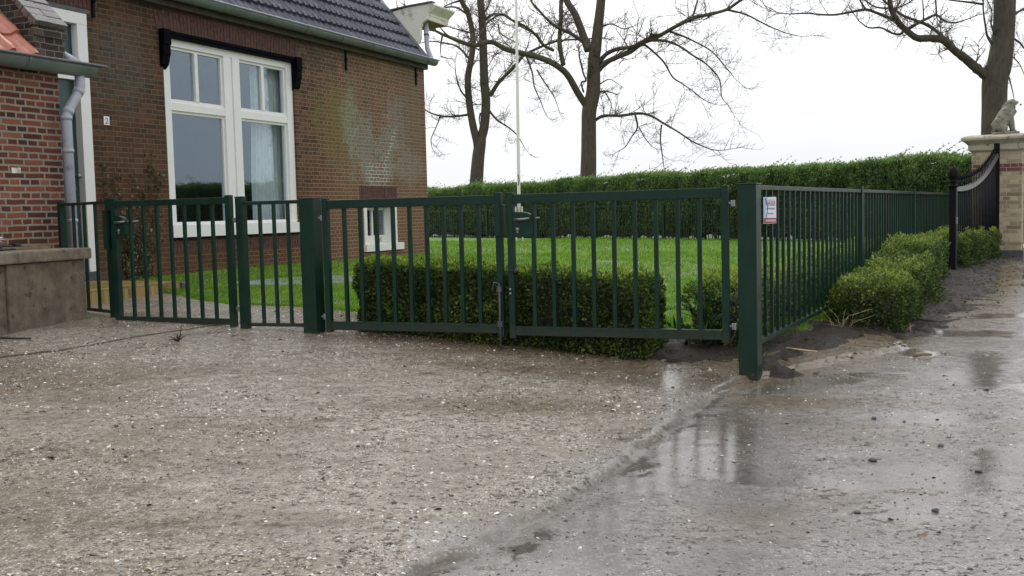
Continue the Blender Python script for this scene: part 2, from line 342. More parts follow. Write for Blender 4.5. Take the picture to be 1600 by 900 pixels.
def bark_mat(name, a, b):
    m, nt, p = mat(name); g = G(nt); v = g.geo(); mp = g.n('ShaderNodeMapping', {0: v, 3: (14, 14, 3)}).outputs[0]
    n1 = g.noise(mp, 1.5, 6, .7); c = g.ramp(n1, [(.3, a), (.7, b)])
    c = g.mix(g.math('MULTIPLY', g.map(g.noise(v, 1.2, 4), .5, .7), .5), c, (.10, .11, .05, 1))
    g.set(p, Base_Color=c, Roughness=.85, Normal=g.bump(n1, 1., .04)); return m
def tile_mat(name, a, b):
    m, nt, p = mat(name); g = G(nt); v = g.obj(); n1 = g.noise(v, 2.5, 6, .7); n2 = g.noise(v, 25, 4)
    c = g.ramp(g.math('ADD', g.math('MULTIPLY', n1, .7), g.math('MULTIPLY', n2, .3)), [(.3, a), (.7, b)])
    g.set(p, Base_Color=c, Roughness=g.math('ADD', g.math('MULTIPLY', n2, .3), .1), Normal=g.bump(n2, .3, .01)); return m
def leaf_mat(name, stops, rough=.38):
    m, nt, p = mat(name); g = G(nt); r_ = g.attr('rnd'); big = g.noise(g.geo(), 2.6, 6, .7)
    t = g.math('ADD', g.math('MULTIPLY', r_, .95), g.math('MULTIPLY', g.math('SUBTRACT', big, .5), 1.5), clamp=True)
    c = g.ramp(t, stops); g.set(p, Base_Color=c, Roughness=rough, Specular_IOR_Level=.28)
    tr = g.n('ShaderNodeBsdfTranslucent', {'Color': g.mixm(1., c, (.9, 1.3, .5, 1), 'MULTIPLY')}).outputs[0]
    mx = g.n('ShaderNodeMixShader', {0: .34, 1: p.outputs[0], 2: tr}).outputs[0]
    nt.links.new(mx, [q for q in nt.nodes if q.type == 'OUTPUT_MATERIAL'][0].inputs[0]); return m
make_materials()
def ground_mats():
    # wet exposed-aggregate yard; attributes: wet, silt, side (0 = left slab, 1 = right drive)
    m, nt, p = mat('wet concrete and asphalt'); g = G(nt); v = g.geo()
    wet0 = g.attr('wet'); silt = g.attr('silt'); side = g.attr('side')
    n1 = g.noise(v, 1.7, 6, .65); n2 = g.noise(v, 14, 6, .7); n3 = g.noise(v, 90, 4, .7)
    wet = g.map(g.math('ADD', wet0, g.math('MULTIPLY', g.math('SUBTRACT', g.noise(v, 17, 6, .75), .5), 1.7)), .38, .62)
    vo = g.n('ShaderNodeTexVoronoi', {'Vector': v, 'Scale': 52., 'Randomness': 1.}); cell = g.n('ShaderNodeSeparateColor', {0: vo.outputs['Color']}).outputs[0]
    vs_ = g.n('ShaderNodeMapping', {0: v, 3: (1., 1.35, 1.)}).outputs[0]; pz = g.math('ADD', g.noise(vs_, 24, 6, .72), g.math('MULTIPLY', g.math('SUBTRACT', n1, .5), .25)); pit2 = g.math('MULTIPLY', g.map(pz, .575, .62), g.math('SUBTRACT', 1., wet)); pit_shade = g.math('MAXIMUM', g.map(g.math('ADD', g.attr('pit_shade'), g.math('MULTIPLY', g.math('SUBTRACT', g.noise(vs_, 30, 6, .75), .5), 1.3)), .40, .75), g.math('MULTIPLY', pit2, .8)); n4 = g.noise(v, 38, 5, .75)
    mixn = g.math('ADD', g.math('MULTIPLY', n1, .35), g.math('ADD', g.math('MULTIPLY', n2, .3), g.math('MULTIPLY', n4, .35)))
    a = g.ramp(mixn, [(.36, (.120, .093, .068)), (.5, (.272, .236, .192)), (.62, (.46, .415, .355))])
    b = g.ramp(mixn, [(.36, (.092, .079, .073)), (.5, (.190, .172, .164)), (.62, (.33, .305, .295))])
    c = g.mix(side, a, b)
    vo2 = g.n('ShaderNodeTexVoronoi', {'Vector': v, 'Scale': 105., 'Randomness': 1.}); cell2 = g.n('ShaderNodeSeparateColor', {0: vo2.outputs['Color']}).outputs[1]
    P = [(0, (.04, .033, .028)), (.3, (.12, .095, .078)), (.5, (.24, .20, .165)), (.66, (.24, .14, .06)), (.72, (.38, .33, .27)), (.85, (.52, .48, .42)), (1, (.80, .78, .72))]
    den = g.math('MULTIPLY', g.map(n1, .35, .6), g.math('SUBTRACT', 1., g.math('MULTIPLY', side, .6)))
    pk = g.math('MULTIPLY', g.map(vo.outputs['Distance'], .42, .34), g.math('MULTIPLY', g.map(cell, .35, .45), den))
    pk2 = g.math('MULTIPLY', g.map(vo2.outputs['Distance'], .42, .34), g.math('MULTIPLY', g.map(cell2, .3, .4), g.math('ADD', den, .15)))
    c = g.mix(pk2, c, g.ramp(cell2, P)); c = g.mix(pk, c, g.ramp(cell, P))
    c = g.mix(g.math('MULTIPLY', silt, .85), c, g.ramp(n2, [(.3, (.075, .050, .026)), (.7, (.185, .132, .074))]))
    c = g.mix(g.math('MULTIPLY', pit_shade, .85), c, (.030, .022, .014, 1))
    c = g.mix(g.math('MULTIPLY', wet, .35), c, (.040, .032, .025, 1))
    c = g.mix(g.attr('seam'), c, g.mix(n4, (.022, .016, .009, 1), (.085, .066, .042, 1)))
    rr = g.math('SUBTRACT', g.math('ADD', g.math('MULTIPLY', n2, .34), .04), g.math('ADD', g.math('MULTIPLY', wet, .20), g.math('MULTIPLY', side, .06)))
    rr = g.math('ADD', g.math('MAXIMUM', rr, .03), g.math('MULTIPLY', pit_shade, .35))
    hb = g.math('ADD', g.math('SUBTRACT', g.math('MULTIPLY', n4, .6), g.math('MULTIPLY', pit2, .5)), g.math('ADD', g.math('MULTIPLY', n2, .8), g.math('ADD', g.math('MULTIPLY', pk, .5), g.math('MULTIPLY', pk2, .3))))
    bs = g.math('MULTIPLY', g.math('SUBTRACT', 1., g.math('MULTIPLY', side, .35)), g.math('SUBTRACT', 1., g.math('MULTIPLY', wet, .84)))
    bn = g.n('ShaderNodeBump', {'Strength': bs, 'Distance': .0055, 'Height': hb}).outputs[0]
    g.set(p, Base_Color=c, Roughness=rr, Normal=bn, Specular_IOR_Level=g.math('SUBTRACT', .55, g.math('MULTIPLY', g.math('MAXIMUM', pit_shade, g.math('MULTIPLY', g.attr('seam'), .6)), .45))); M['yard'] = m
    m, nt, p = mat('wet mud'); g = G(nt); v = g.geo(); n1 = g.noise(v, 3, 6, .7); n2 = g.noise(v, 26, 6, .75)
    c = g.ramp(g.math('ADD', g.math('MULTIPLY', n1, .4), g.math('MULTIPLY', n2, .6)), [(.35, (.020, .015, .010)), (.5, (.050, .038, .027)), (.65, (.095, .075, .056))])
    g.set(p, Base_Color=c, Roughness=g.math('ADD', g.math('MULTIPLY', n2, .5), .22), Specular_IOR_Level=.3, Normal=g.bump(n2, 1., .08)); M['mud'] = m
    m, nt, p = mat('lawn turf'); g = G(nt); v = g.geo(); n1 = g.noise(v, .7, 6, .65); n2 = g.noise(v, 30, 5, .7)
    c = g.ramp(g.math('ADD', g.math('MULTIPLY', n1, .5), g.math('MULTIPLY', n2, .5)), [(.32, (.06, .12, .012)), (.5, (.14, .26, .022)), (.68, (.22, .36, .04))])
    g.set(p, Base_Color=c, Roughness=.6, Normal=g.bump(n2, 1., .06)); M['turf'] = m
    M['field'] = plain('field grass', (.10, .15, .04), .8, .25, .2, bump=.3)
    M['slab'] = plain('wet bluestone', (.20, .24, .24), .3, .12, 8, bump=.1)
ground_mats()
# ================================================================== GROUND
SLAB = [(3.0,7.9),(1.43,6.76),(1.2,6.42),(.99,5.98),(.75,5.5),(.46,4.94),(.2,4.48),(-.02,4.18),(-.15,3.9),(-.37,3.72),(-.9,2.6),(-1.5,1.0),(-2.4,-3)]
SOIL = [(-1.55,9.3),(-1.22,8.4),(-.5,7.88),(.0,7.55),(.5,7.32),(.95,7.12),(1.5,6.98),(1.75,6.80),(2.05,7.15),(2.45,7.52),(3.15,8.2),(4.15,9.6),(5.05,10.9),(6.1,13.0),(7.7,16.2),(8.0,17.3),(7.0,17.6),(4.0,11.7),(2.2,8.5),(1.0,8.3),(-.3,8.9)]
def make_ground():
    def axis(a, b, d, far): 
        mid = np.arange(a, b, d); o = []; s = d; x = b
        while x < far: o.append(x); s *= 1.25; x += s
        q = []; s = d; x = a
        while x > -far: s *= 1.25; x -= s; q.append(x)
        return np.array(q[::-1]+list(mid)+o+[far])
    xs = axis(-5, 6, .028, 900); ys = axis(3.0, 11.5, .028, 900)
    X, Y = np.meshgrid(xs, ys); x = X.ravel(); y = Y.ravel()
    zz = H(x, y)
    poly = SLAB + [(-60, -3), (-60, 60), (3.0, 60)]
    wob = (fbm(x*3, y*3, 3)-.5)*.12
    sd = sdist(x, y, poly)+wob*.6; left = np.clip((sd+(fbm(x*8, y*8, 3)-.5)*.06)/.02, 0, 1); zz = zz+left*.028
    side = 1-np.clip((sd+(fbm(x*2, y*2, 4, 2)-.5)*.9)/.35+.35, 0, 1)
    soil = sdist(x, y, SOIL)
    n1 = fbm(x*1.1+3, y*2.2, 4); n2 = fbm(x*4, y*9, 3, 1)
    def blob(cx, cy, rx, ry, a=0.): 
        dx = x-cx; dy = y-cy; u = dx*math.cos(a)+dy*math.sin(a); w = -dx*math.sin(a)+dy*math.cos(a)
        return np.clip(1.35-np.hypot(u/rx, w/ry)+(n1-.5)*1.3, 0, 1)
    ew = .10+.16*fbm(x*2.2+5, y*2.2, 2); edge = np.clip((1-np.abs(sd+ew*.8)/ew)*3, 0, 1)*(sd < .02)*(y < 6.5)
    wet = np.maximum.reduce([blob(1.08, 6.62, .36, .34), blob(.8, 5.4, .5, .35, 1.), edge*np.clip(n1*3-.55, 0, 1), blob(.05, 4.0, .45, .3), blob(.62, 5.0, .5, .14, 1.0), blob(1.15, 5.55, .35, .7), blob(2.3, 5.9, .55, .16), blob(3.2, 7.2, .35, .9, -.6), blob(1.9, 4.9, .5, .25)*.8,
        np.clip((n1-.45)*7, 0, 1)*side*.9, np.clip((n1-.60)*8, 0, 1)*.5*(1-side), np.clip((n2-.62)*7, 0, 1)*.5])
    silt = np.maximum.reduce([blob(1.75, 6.3, .85, .26)*1.0, blob(2.6, 6.9, .6, .25, .6)*.7, blob(.1, 6.05, .9, .22)*.9, blob(-3.0, 6.5, 1.0, .5)*.8, blob(-2.2, 6.9, .8, .25)*.6, blob(.2, 6.95, 1.3, .22, -.35)*.8, np.clip((soil+.62+(n1-.5)*.9)*1.7, 0, 1), blob(-2.6, 4.5, .9, .2)*.5, blob(-1.4, 4.2, .8, .12)*.5, np.clip((fbm(x*.8+9, y*1.6, 4, 2)-.55)*6, 0, 1)*.5])
    wet = np.clip(wet, 0, 1); silt = np.clip(silt*(1-wet*.5), 0, 1)
    pn = fbm(x*13, y*17, 3, 3); pd = fbm(x*1.3+20, y*1.3, 3, 2)
    pit_shade = np.clip(1-np.abs(sd+.045)/(.02+.07*fbm(x*7, y*7, 3, 3)), 0, 1)*(y < 6.4)*np.clip((fbm(x*3+4, y*3, 3)-.36)*6, 0, 1)  # dark wet silt along the slab step, with the ridge's shadow painted in
    pit_shade = np.clip(pit_shade*1.6, 0, 1)*.9
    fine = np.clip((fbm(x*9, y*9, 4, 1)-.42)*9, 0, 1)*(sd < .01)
    pit_shade = np.maximum(pit_shade, fine*np.maximum.reduce([blob(-.02, 3.95, .34, .10, .95), blob(.58, 4.95, .28, .09, 1.), blob(.98, 5.75, .2, .10, 1.)]))
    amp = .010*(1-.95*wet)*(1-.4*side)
    pit_shade = pit_shade*.75
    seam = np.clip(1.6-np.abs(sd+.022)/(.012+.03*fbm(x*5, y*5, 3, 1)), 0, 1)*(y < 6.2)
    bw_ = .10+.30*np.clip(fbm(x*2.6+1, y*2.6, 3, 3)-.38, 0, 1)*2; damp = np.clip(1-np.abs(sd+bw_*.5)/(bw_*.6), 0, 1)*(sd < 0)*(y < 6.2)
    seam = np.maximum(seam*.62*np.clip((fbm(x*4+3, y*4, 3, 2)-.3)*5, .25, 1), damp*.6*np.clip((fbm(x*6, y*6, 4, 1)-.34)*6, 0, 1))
    zz += (fbm(x*7, y*16, 3, 2)-.5)*amp + (fbm(x*20, y*24, 2, 1)-.5)*.0035*(1-wet)
    # expansion joint on the left
    jx = np.array([-4.6, -3.59, -3.24, -2.92, -2.44, -2.1]); jy = np.array([6.9, 7.36, 7.6, 7.98, 8.54, 8.8])
    dj = np.abs(y-np.interp(x, jx, jy)+(fbm(x*6, y*0, 2)-.5)*.05); jm = (x > -6)*(x < -2.25)
    silt = np.maximum(silt, np.clip(1.-dj/.06, 0, 1)*jm*.5); pit_shade = np.maximum(pit_shade, np.clip(2-dj/.028, 0, 1)*jm*1.1)
    # keep the sheet under the lawn, the field and the house clear
    zz = np.where(y > 26, zz-.05, zz)
    nx = len(xs); ny = len(ys); i = np.arange(ny-1)[:, None]*nx+np.arange(nx-1)[None]; i = i.ravel()
    F = np.stack([i, i+1, i+nx+1, i+nx], 1)
    o = npmesh('ground', np.c_[x, y, zz], F, M['yard'], None, {'wet': ('POINT', wet), 'silt': ('POINT', silt), 'pit_shade': ('POINT', pit_shade), 'seam': ('POINT', seam), 'side': ('POINT', side)}, True)
    tag(o, kind='structure'); return o
make_ground()

def strip_sheet(name, Ys, xl, xr, n, matl, off, k=0, rough=.0):
    V = []
    for y in Ys:
        a = np.interp(y, *zip(*xl)); b = np.interp(y, *zip(*xr)); xx = a+(b-a)*np.linspace(0, 1, n)
        V.append(np.c_[xx, np.full(n, y), np.zeros(n)])
    V = np.concatenate(V); V[:, 2] = H(V[:, 0], V[:, 1])+off+(fbm(V[:, 0]*5, V[:, 1]*5, 3, 2)-.5)*rough
    m = len(Ys); i = (np.arange(m-1)[:, None]*n+np.arange(n-1)[None]).ravel(); F = np.stack([i, i+1, i+n+1, i+n], 1)
    return tag(npmesh(name, V, F, matl, None, None, True), kind='structure')
LX = [(7.94, 1.0), (8.6, -.3), (9.32, -1.31), (9.74, -1.91), (10.04, -2.64), (10.42, -2.97), (11.14, -3.52), (11.9, -4.35), (12.15, -4.72), (19.6, -1.5), (19.9, -6), (25, -9), (47, -17)]
RX = [(7.94, 2.05), (8.1, 2.2), (20.2, 8.72), (21.5, 9.45), (47, -7.4)]
strip_sheet('lawn', np.r_[np.arange(7.94, 12, .06), np.arange(12, 20, .15), np.arange(20, 47, .6)], LX, RX, 90, M['turf'], .03, rough=.03)
strip_sheet('field', np.r_[22., 24, 28, 35, 47, 80, 200, 850], [(22, 10.6), (24, 9.2), (47, -6), (80, -40), (200, -240), (850, -880)], [(22, 14), (47, 50), (850, 880)], 30, M['field'], .012)

def make_soil():
    xs = np.arange(-2, 8.6, .035); ys = np.arange(6.5, 18, .035); X, Y = np.meshgrid(xs, ys); x = X.ravel(); y = Y.ravel()
    sd = sdist(x, y, SOIL)+(fbm(x*4, y*4, 5)-.5)*.5
    t = np.clip(sd/.30, 0, 1); t = t*t*(3-2*t)
    z = H(x, y)-.028+.075*t+(fbm(x*9, y*9, 3, 1)-.5)*.05*t+(fbm(x*30, y*30, 2, 2)-.5)*.035*np.clip(t*3, 0, 1)
    keep = (sd > -.12).reshape(X.shape); nx = len(xs)
    c = keep[:-1, :-1] & keep[1:, :-1] & keep[:-1, 1:] & keep[1:, 1:]
    jj, ii = np.nonzero(c); b = jj*nx+ii; F = np.stack([b, b+1, b+nx+1, b+nx], 1)
    used = np.unique(F); mp = np.full(len(x), -1); mp[used] = np.arange(len(used))
    tag(npmesh('soil', np.c_[x, y, z][used], mp[F], M['mud'], None, None, True), kind='structure')
make_soil()
def make_slab():
    P = [(-3.25, 12.1), (-2.95, 11.8), (-2.1, 11.72), (-1.75, 12.3), (-1.55, 13.0), (-2.2, 13.0), (-2.6, 12.75)]
    v = []; n = len(P)
    for x, y in P: v.append((x, y, h1(x, y)+.046))
    for x, y in P: v.append((x, y, h1(x, y)-.02))
    m = MB(); m.add(v, [tuple(range(n))]+[(i, n+i, n+(i+1) % n, (i+1) % n) for i in range(n)])
    tag(m.build('path', M['slab']), kind='structure')
make_slab()

# ================================================================== BRICK HOUSE
def wall_panel(mb, x0, x1, z0, z1, yf, yb, holes):
    xs = sorted({x0, x1, *[h_[0] for h_ in holes], *[h_[1] for h_ in holes]}); zs = sorted({z0, z1, *[h_[2] for h_ in holes], *[h_[3] for h_ in holes]})
    ix = {(x, z): k for k, (x, z) in enumerate([(x, z) for x in xs for z in zs])}
    vs = [(x, yf, z) for x in xs for z in zs]; nv = len(vs); vs += [(x, yb, z) for x in xs for z in zs]; fs = []
    inh = lambda a, b: any(h_[0] < a < h_[1] and h_[2] < b < h_[3] for h_ in holes)
    for a, b in zip(xs[:-1], xs[1:]):
        for c, d in zip(zs[:-1], zs[1:]):
            if inh((a+b)/2, (c+d)/2): continue
            q = (ix[a, c], ix[b, c], ix[b, d], ix[a, d]); fs.append(q); fs.append(tuple(k+nv for k in q[::-1]))
            for (p, r_), (mx, mz) in (((q[0], q[1]), ((a+b)/2, c-1e-3)), ((q[1], q[2]), (b+1e-3, (c+d)/2)), ((q[2], q[3]), ((a+b)/2, d+1e-3)), ((q[3], q[0]), (a-1e-3, (c+d)/2))):
                if inh(mx, mz) or not (x0 < mx < x1 and z0 < mz < z1): fs.append((r_, p, p+nv, r_+nv))
    mb.add(vs, fs)
house = thing('brick_house', 'old brown brick house with dark tiled roof, large white window and green door', 'house', (-1.515, 19.654, HB), R(66.8))
HW, HE = -12.0, 3.55
def make_house():
    Zr = lambda z: z-HB
    m = MB(); wall_panel(m, HW, 0, -.4, HE, 0, .30, [(-6.93, -4.14, Zr(1.14), Zr(3.66)), (-9.50, -8.17, .15, Zr(3.70)), (-2.29, -1.20, Zr(.78), Zr(1.60))])
    w = m.build('wall', M['facade'], house)
    m = MB(); m.prism([(0.301, -.4), (8.7, -.4), (8.7, 3.5), (4.5, 8.3), (.301, 3.9)], 0, -.30, 0); m.build('gable_wall', M['facade'], house)
    m = MB(); m.box((HW, 8.4, -.4), (-.302, 8.7, HE)); m.build('rear_wall', M['facade'], house)
    # interior behind the windows
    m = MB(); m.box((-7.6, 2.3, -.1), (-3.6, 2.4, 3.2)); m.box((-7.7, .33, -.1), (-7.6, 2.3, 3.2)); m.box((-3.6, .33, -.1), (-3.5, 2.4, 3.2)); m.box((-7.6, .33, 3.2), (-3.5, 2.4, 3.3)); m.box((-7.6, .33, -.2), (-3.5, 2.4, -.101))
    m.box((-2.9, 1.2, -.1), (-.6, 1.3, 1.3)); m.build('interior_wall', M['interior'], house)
    # soldier arches and flush details, 4 mm proud
    m = MB()
    n = 46; x0, x1 = -7.03, -4.05
    for i in range(n):
        a = x0+(x1-x0)*i/n; b = x0+(x1-x0)*(i+1)/n; s = math.sin(PI*(i+.5)/n)*.035; t = (i+.5)/n*2-1
        zb, zt = Zr(3.71), Zr(3.94)+s; k = t*.035
        j = random.uniform(0, .004)
        m.add([(a+.004, -.004-j, zb), (b-.004, -.004-j, zb), (b-.004+k, -.004-j, zt), (a+.004+k, -.004-j, zt), (a+.004, .05, zb), (b-.004, .05, zb), (b-.004+k, .05, zt), (a+.004+k, .05, zt)], [(0,3,2,1),(4,5,6,7),(0,1,5,4),(1,2,6,5),(2,3,7,6),(3,0,4,7)])
    m.build('window_arch', M['archbrick'], house)
    for x0, x1, zb, zt, n in ((-9.62, -8.08, 3.76, 4.02, 24), (-2.40, -1.16, 1.62, 1.85, 20), (-6.9, -4.15, .95, 1.075, 46)):
        m = MB()
        for i in range(n):
            a = x0+(x1-x0)*i/n; b = x0+(x1-x0)*(i+1)/n; j = random.uniform(.001, .005)
            m.box((a+.004, -.003-j, Zr(zb)), (b-.004, .05, Zr(zt)))
        m.build('soldier_course', M['archbrick'], house)
    for x in (-8.06, -2.70, -.34):
        m = MB(); m.box((x-.018, -.028, Zr(3.68)), (x+.018, -.003, Zr(4.06))); m.tube([(x, -.01, Zr(3.86)), (x, -.045, Zr(3.86))], .02, 8); m.build('wall_anchor', M['black'], house)
    # ---- big window
    a, b, c, d = -6.93, -4.14, Zr(1.14), Zr(3.66)
    fr = MB(); f0, f1 = .03, .15
    fr.box((a+.002, f0, c+.15), (a+.15, f1, d-.002)); fr.box((b-.15, f0, c+.15), (b-.002, f1, d-.002)); fr.box((a+.15, f0+.003, d-.12), (b-.15, f1, d-.002))
    fr.box((-5.72, f0, c+.15), (-5.57, f1, d-.12)); fr.box((-5.53, f0, c+.15), (-5.38, f1, d-.12)); fr.box((-5.57, f0+.02, c+.15), (-5.53, f1, d-.12))
    zt = Zr(2.74)
    for u, v in ((a+.15, -5.72), (-5.38, b-.15)): fr.box((u, f0+.004, zt), (v, f1, zt+.10))
    win = fr.build('window', M['white'], house, .004)
    m = MB(); m.box((a-.01, -.05, c-.0), (b+.01, .16, c+.148)); m.build('sill', M['white'], win, .006)
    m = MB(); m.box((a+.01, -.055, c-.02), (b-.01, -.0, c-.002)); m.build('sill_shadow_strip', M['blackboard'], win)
    for u, v in ((a+.15, -5.72), (-5.38, b-.15)):
        for lo, hi, up in ((c+.15, zt, 0), (zt+.10, d-.12, 1)):
            s = MB(); t = .035; y0, y1 = .06, .12
            s.box((u, y0, lo), (u+t, y1, hi)); s.box((v-t, y0, lo), (v, y1, hi)); s.box((u+t, y0+.002, lo), (v-t, y1, lo+t+.01)); s.box((u+t, y0+.002, hi-t), (v-t, y1, hi))
            if up: q = (u+v)/2; s.box((q-.03, y0-.01, lo+t+.01), (q+.03, y1, hi-t))
            sash = s.build('sash', M['white'], win, .003)
            g_ = MB(); g_.box((u+t-.005, .085, lo+t), (v-t+.005, .091, hi-t+.005)); g_.build('pane', M['glass'], win)
    m = MB(); m.box((a-.05, -.05, d+.012), (b+.10, .02, d+.05)); m.box((a-.03, -.035, d-.03), (b+.08, .03, d+.011)); m.build('lintel_board', M['blackboard'], house)
    for x in (a-.06, b-.02):
        prof = [(-.085, d+.055), (-.085, d-.13), (-.07, d-.14), (-.07, d-.25), (-.055, d-.27), (-.03, d-.38), (.028, d-.43), (.028, d+.055)]
        m = MB(); m.prism([(p[0]-.001, p[1]) for p in prof], 0, x, x+.13); m.build('lintel_bracket', M['blackboard'], house, .004)
    # ---- front door
    a, b, c, d = -9.50, -8.17, .15, Zr(3.70)
    m = MB(); m.box((b-.15, -.02, c+.05), (b-.002, .13, d-.13)); m.box((a+.002, -.02, c+.05), (a+.15, .13, d-.13)); m.box((a+.002, -.022, d-.13), (b-.002, .13, d-.002)); m.box((a+.15, .02, Zr(2.95)), (b-.15, .12, Zr(3.03)))
    df = m.build('door_frame', M['white'], house, .005)
    m = MB(); m.box((a, -.04, c-.05), (b, .14, c+.048)); m.build('threshold', M['darkstone'], df)
    m = MB(); m.box((a+.151, .07, c+.05), (b-.151, .115, Zr(2.95)-.003))
    for u, v in ((a+.24, -8.88), (-8.80, b-.24)):
        for lo, hi in ((.35, 1.0), (1.12, 2.15)): m.box((u, .062, lo), (v, .0695, hi))
    m.box((a+.16, .052, c+.10), (b-.16, .0695, c+.18))
    dr = m.build('door', M['door'], house, .003)
    m = MB(); m.lathe([(.001, 0), (.03, .0), (.03, .008), (.012, .012), (.012, .05), (.028, .06), (.033, .075), (.026, .092), (.001, .098)], n=16)
    me = m.mesh(); me.transform(Matrix.Translation((b-.22, .068, Zr(1.88)))@Matrix.Rotation(R(90), 4, 'X')); link('handle', me, M['steel'], dr)
    m = MB(); m.lathe([(.001, 0), (.024, 0), (.024, .01), (.001, .012)], n=16); me = m.mesh(); me.transform(Matrix.Translation((b-.22, .068, Zr(1.74)))@Matrix.Rotation(R(90), 4, 'X')); link('lock_plate', me, M['steel'], dr)
    m = MB(); m.box((a+.15, .07, Zr(3.03)), (a+.20, .11, d-.13)); m.box((b-.2, .07, Zr(3.03)), (b-.15, .11, d-.13)); m.box((a+.2, .07, Zr(3.03)), (b-.2, .11, Zr(3.08))); m.build('fanlight', M['door'], house)
    m = MB(); m.box((a+.2, .088, Zr(3.08)), (b-.2, .094, d-.13)); m.build('pane', M['glass'], house)
    m = MB(); m.box((a-.02, -.02, d+.002), (b+.05, .03, d+.05)); m.build('door_lintel', M['darkstone'], house)
    # ---- cellar window
    a, b, c, d = -2.29, -1.20, Zr(.78), Zr(1.60)
    m = MB(); m.box((a-.005, -.012, c+.10), (a+.09, .20, d)); m.box((b-.10, -.012, c+.10), (b+.005, .20, d)); m.box((a+.09, -.009, d-.10), (b-.10, .20, d))
    cw = m.build('cellar_window', M['white'], house, .004)
    m = MB(); m.box((a-.03, -.06, c-.02), (b+.15, .20, c+.10)); m.build('sill', M['white'], cw, .005)
    m = MB(); y0, y1 = .16, .2; u, v = a+.09, b-.10; q = (u+v)/2
    m.box((u, y0, c+.10), (u+.04, y1-.001, d-.10)); m.box((v-.04, y0, c+.10), (v, y1-.001, d-.10)); m.box((q-.025, y0, c+.10), (q+.025, y1-.001, d-.1)); m.box((u+.04, y0+.002, c+.10), (v-.04, y1-.001, c+.24)); m.box((u+.04, y0+.002, d-.15), (v-.04, y1-.001, d-.1)); m.build('sash', M['oldwhite'], cw)
    for p, r_ in ((u+.04, q-.025), (q+.025, v-.04)):
        m = MB(); m.box((p, .178, c+.24), (r_, .184, d-.15)); m.build('pane', M['glass'], cw)
    # ---- house number
    m = MB(); m.box((-7.978, -.012, Zr(2.475)), (-7.892, -.001, Zr(2.575))); hn = m.build('house_number', M['white'], house, .003)
    txt('digit', '2', .095, hn, (-7.935, -.0135, Zr(2.492)), M['rubber'], (R(90), 0, 0))
    # ---- roof: pantiles, ridge, gutter
    th = math.atan(1.2)
    tiles('roof', house, M['tile'], -12.2, -.10, -.10, Zr(4.15), th, 22, .30, .155, .026, 6, .062)
    m = MB(); c_, s_ = math.cos(th), math.sin(th)
    def P(k, t): return (k, Zr(4.15)+(k+.10)*1.2+t)
    m.prism([P(-.12, .01), P(4.5, .01), P(4.5, .055), P(-.12, .055)], 0, -.10, .075); m.build('verge_flashing', M['tilegrey'], house)
    m = MB(); m.prism([P(4.5, -.15), (8.9, Zr(4.05)-.1), (8.9, Zr(4.05)-.05), P(4.5, .03)], 0, -12.2, .07); m.build('rear_roof', M['tile'], house)
    m = MB(); prof = []
    for i in range(13): q = PI+PI*i/12; prof.append((-.19+.085*math.cos(q), Zr(4.14)+.01+.095*math.sin(q)))
    prof += [(-.11, Zr(4.15)), (-.27, Zr(4.15))]
    m.prism(prof[:13], 0, -12.2, .07, True); gu = m.build('gutter', M['zinc'], house)
    m = MB(); m.tube([(-12.2, -.282, Zr(4.155)), (.09, -.282, Zr(4.155))], .012, 8); m.build('gutter_bead', M['pvc'], gu)
    for x in np.arange(-11.7, 0, .95): m = MB(); m.prism([(p[0]*1.0+(p[0]+.19)*.06, p[1]-.004) for p in prof[:13]], 0, x, x+.03); m.build('gutter_joint', M['zinc'], gu)
    m = MB(); m.box((-12.1, -.10, Zr(3.99)), (-.02, -.001, Zr(4.12))); m.build('fascia', M['moss2'], house)
    # ---- white cheek with moulded box gutter at the gable end
    ck = [(.74, 5.11), (.36, 5.17), (-.16, 5.205), (-.10, 5.12), (-.07, 5.03), (-.06, 4.92), (-.02, 4.90), (.05, 4.86), (.085, 4.78), (.09, 4.60), (.14, 4.49), (.22, 4.52)]
    m = MB(); m.prism([(k, Zr(z)) for k, z in ck], 0, .08, .15); m.build('eaves_cheek', M['oldwhite'], house, .003)
    m = MB(); m.prism([(.76, Zr(5.13)), (.36, Zr(5.18)), (-.18, Zr(5.21)), (-.18, Zr(5.235)), (.36, Zr(5.205)), (.77, Zr(5.16))], 0, .05, .2); m.build('cheek_capping', M['tilegrey'], house)
    crown = [(.10, 5.20), (-.08, 5.20), (-.205, 5.185), (-.21, 5.16), (-.17, 5.12), (-.11, 5.07), (-.085, 5.045), (-.075, 5.035), (-.07, 5.0), (-.06, 4.99), (-.055, 4.92), (.10, 4.92)]
    m = MB(); m.prism([(k, Zr(z)) for k, z in crown], 0, .155, .95); m.build('moulded_gutter', M['oldwhite'], house, .003)
    m = MB(); m.box((.155, .102, Zr(4.92)), (.93, 3.2, Zr(5.19))); m.build('side_gutter', M['oldwhite'], house)
    m = MB(); m.box((.155, -.05, Zr(4.905)), (.93, 3.1, Zr(4.918))); m.build('soffit', M['wood'], house)
    m = MB(); m.tube([(.26, .06, Zr(4.93)), (.26, .06, Zr(4.6)), (.24, .04, Zr(4.42)), (.08, -.12, Zr(4.20)), (.03, -.17, Zr(4.13))], .045, 12); dp = m.build('downpipe', M['pvc'], house)
    m = MB(); m.tube([(.26, .06, Zr(4.66)), (.26, .06, Zr(4.69))], .052, 12); m.build('pipe_clip', M['tilegrey'], dp)
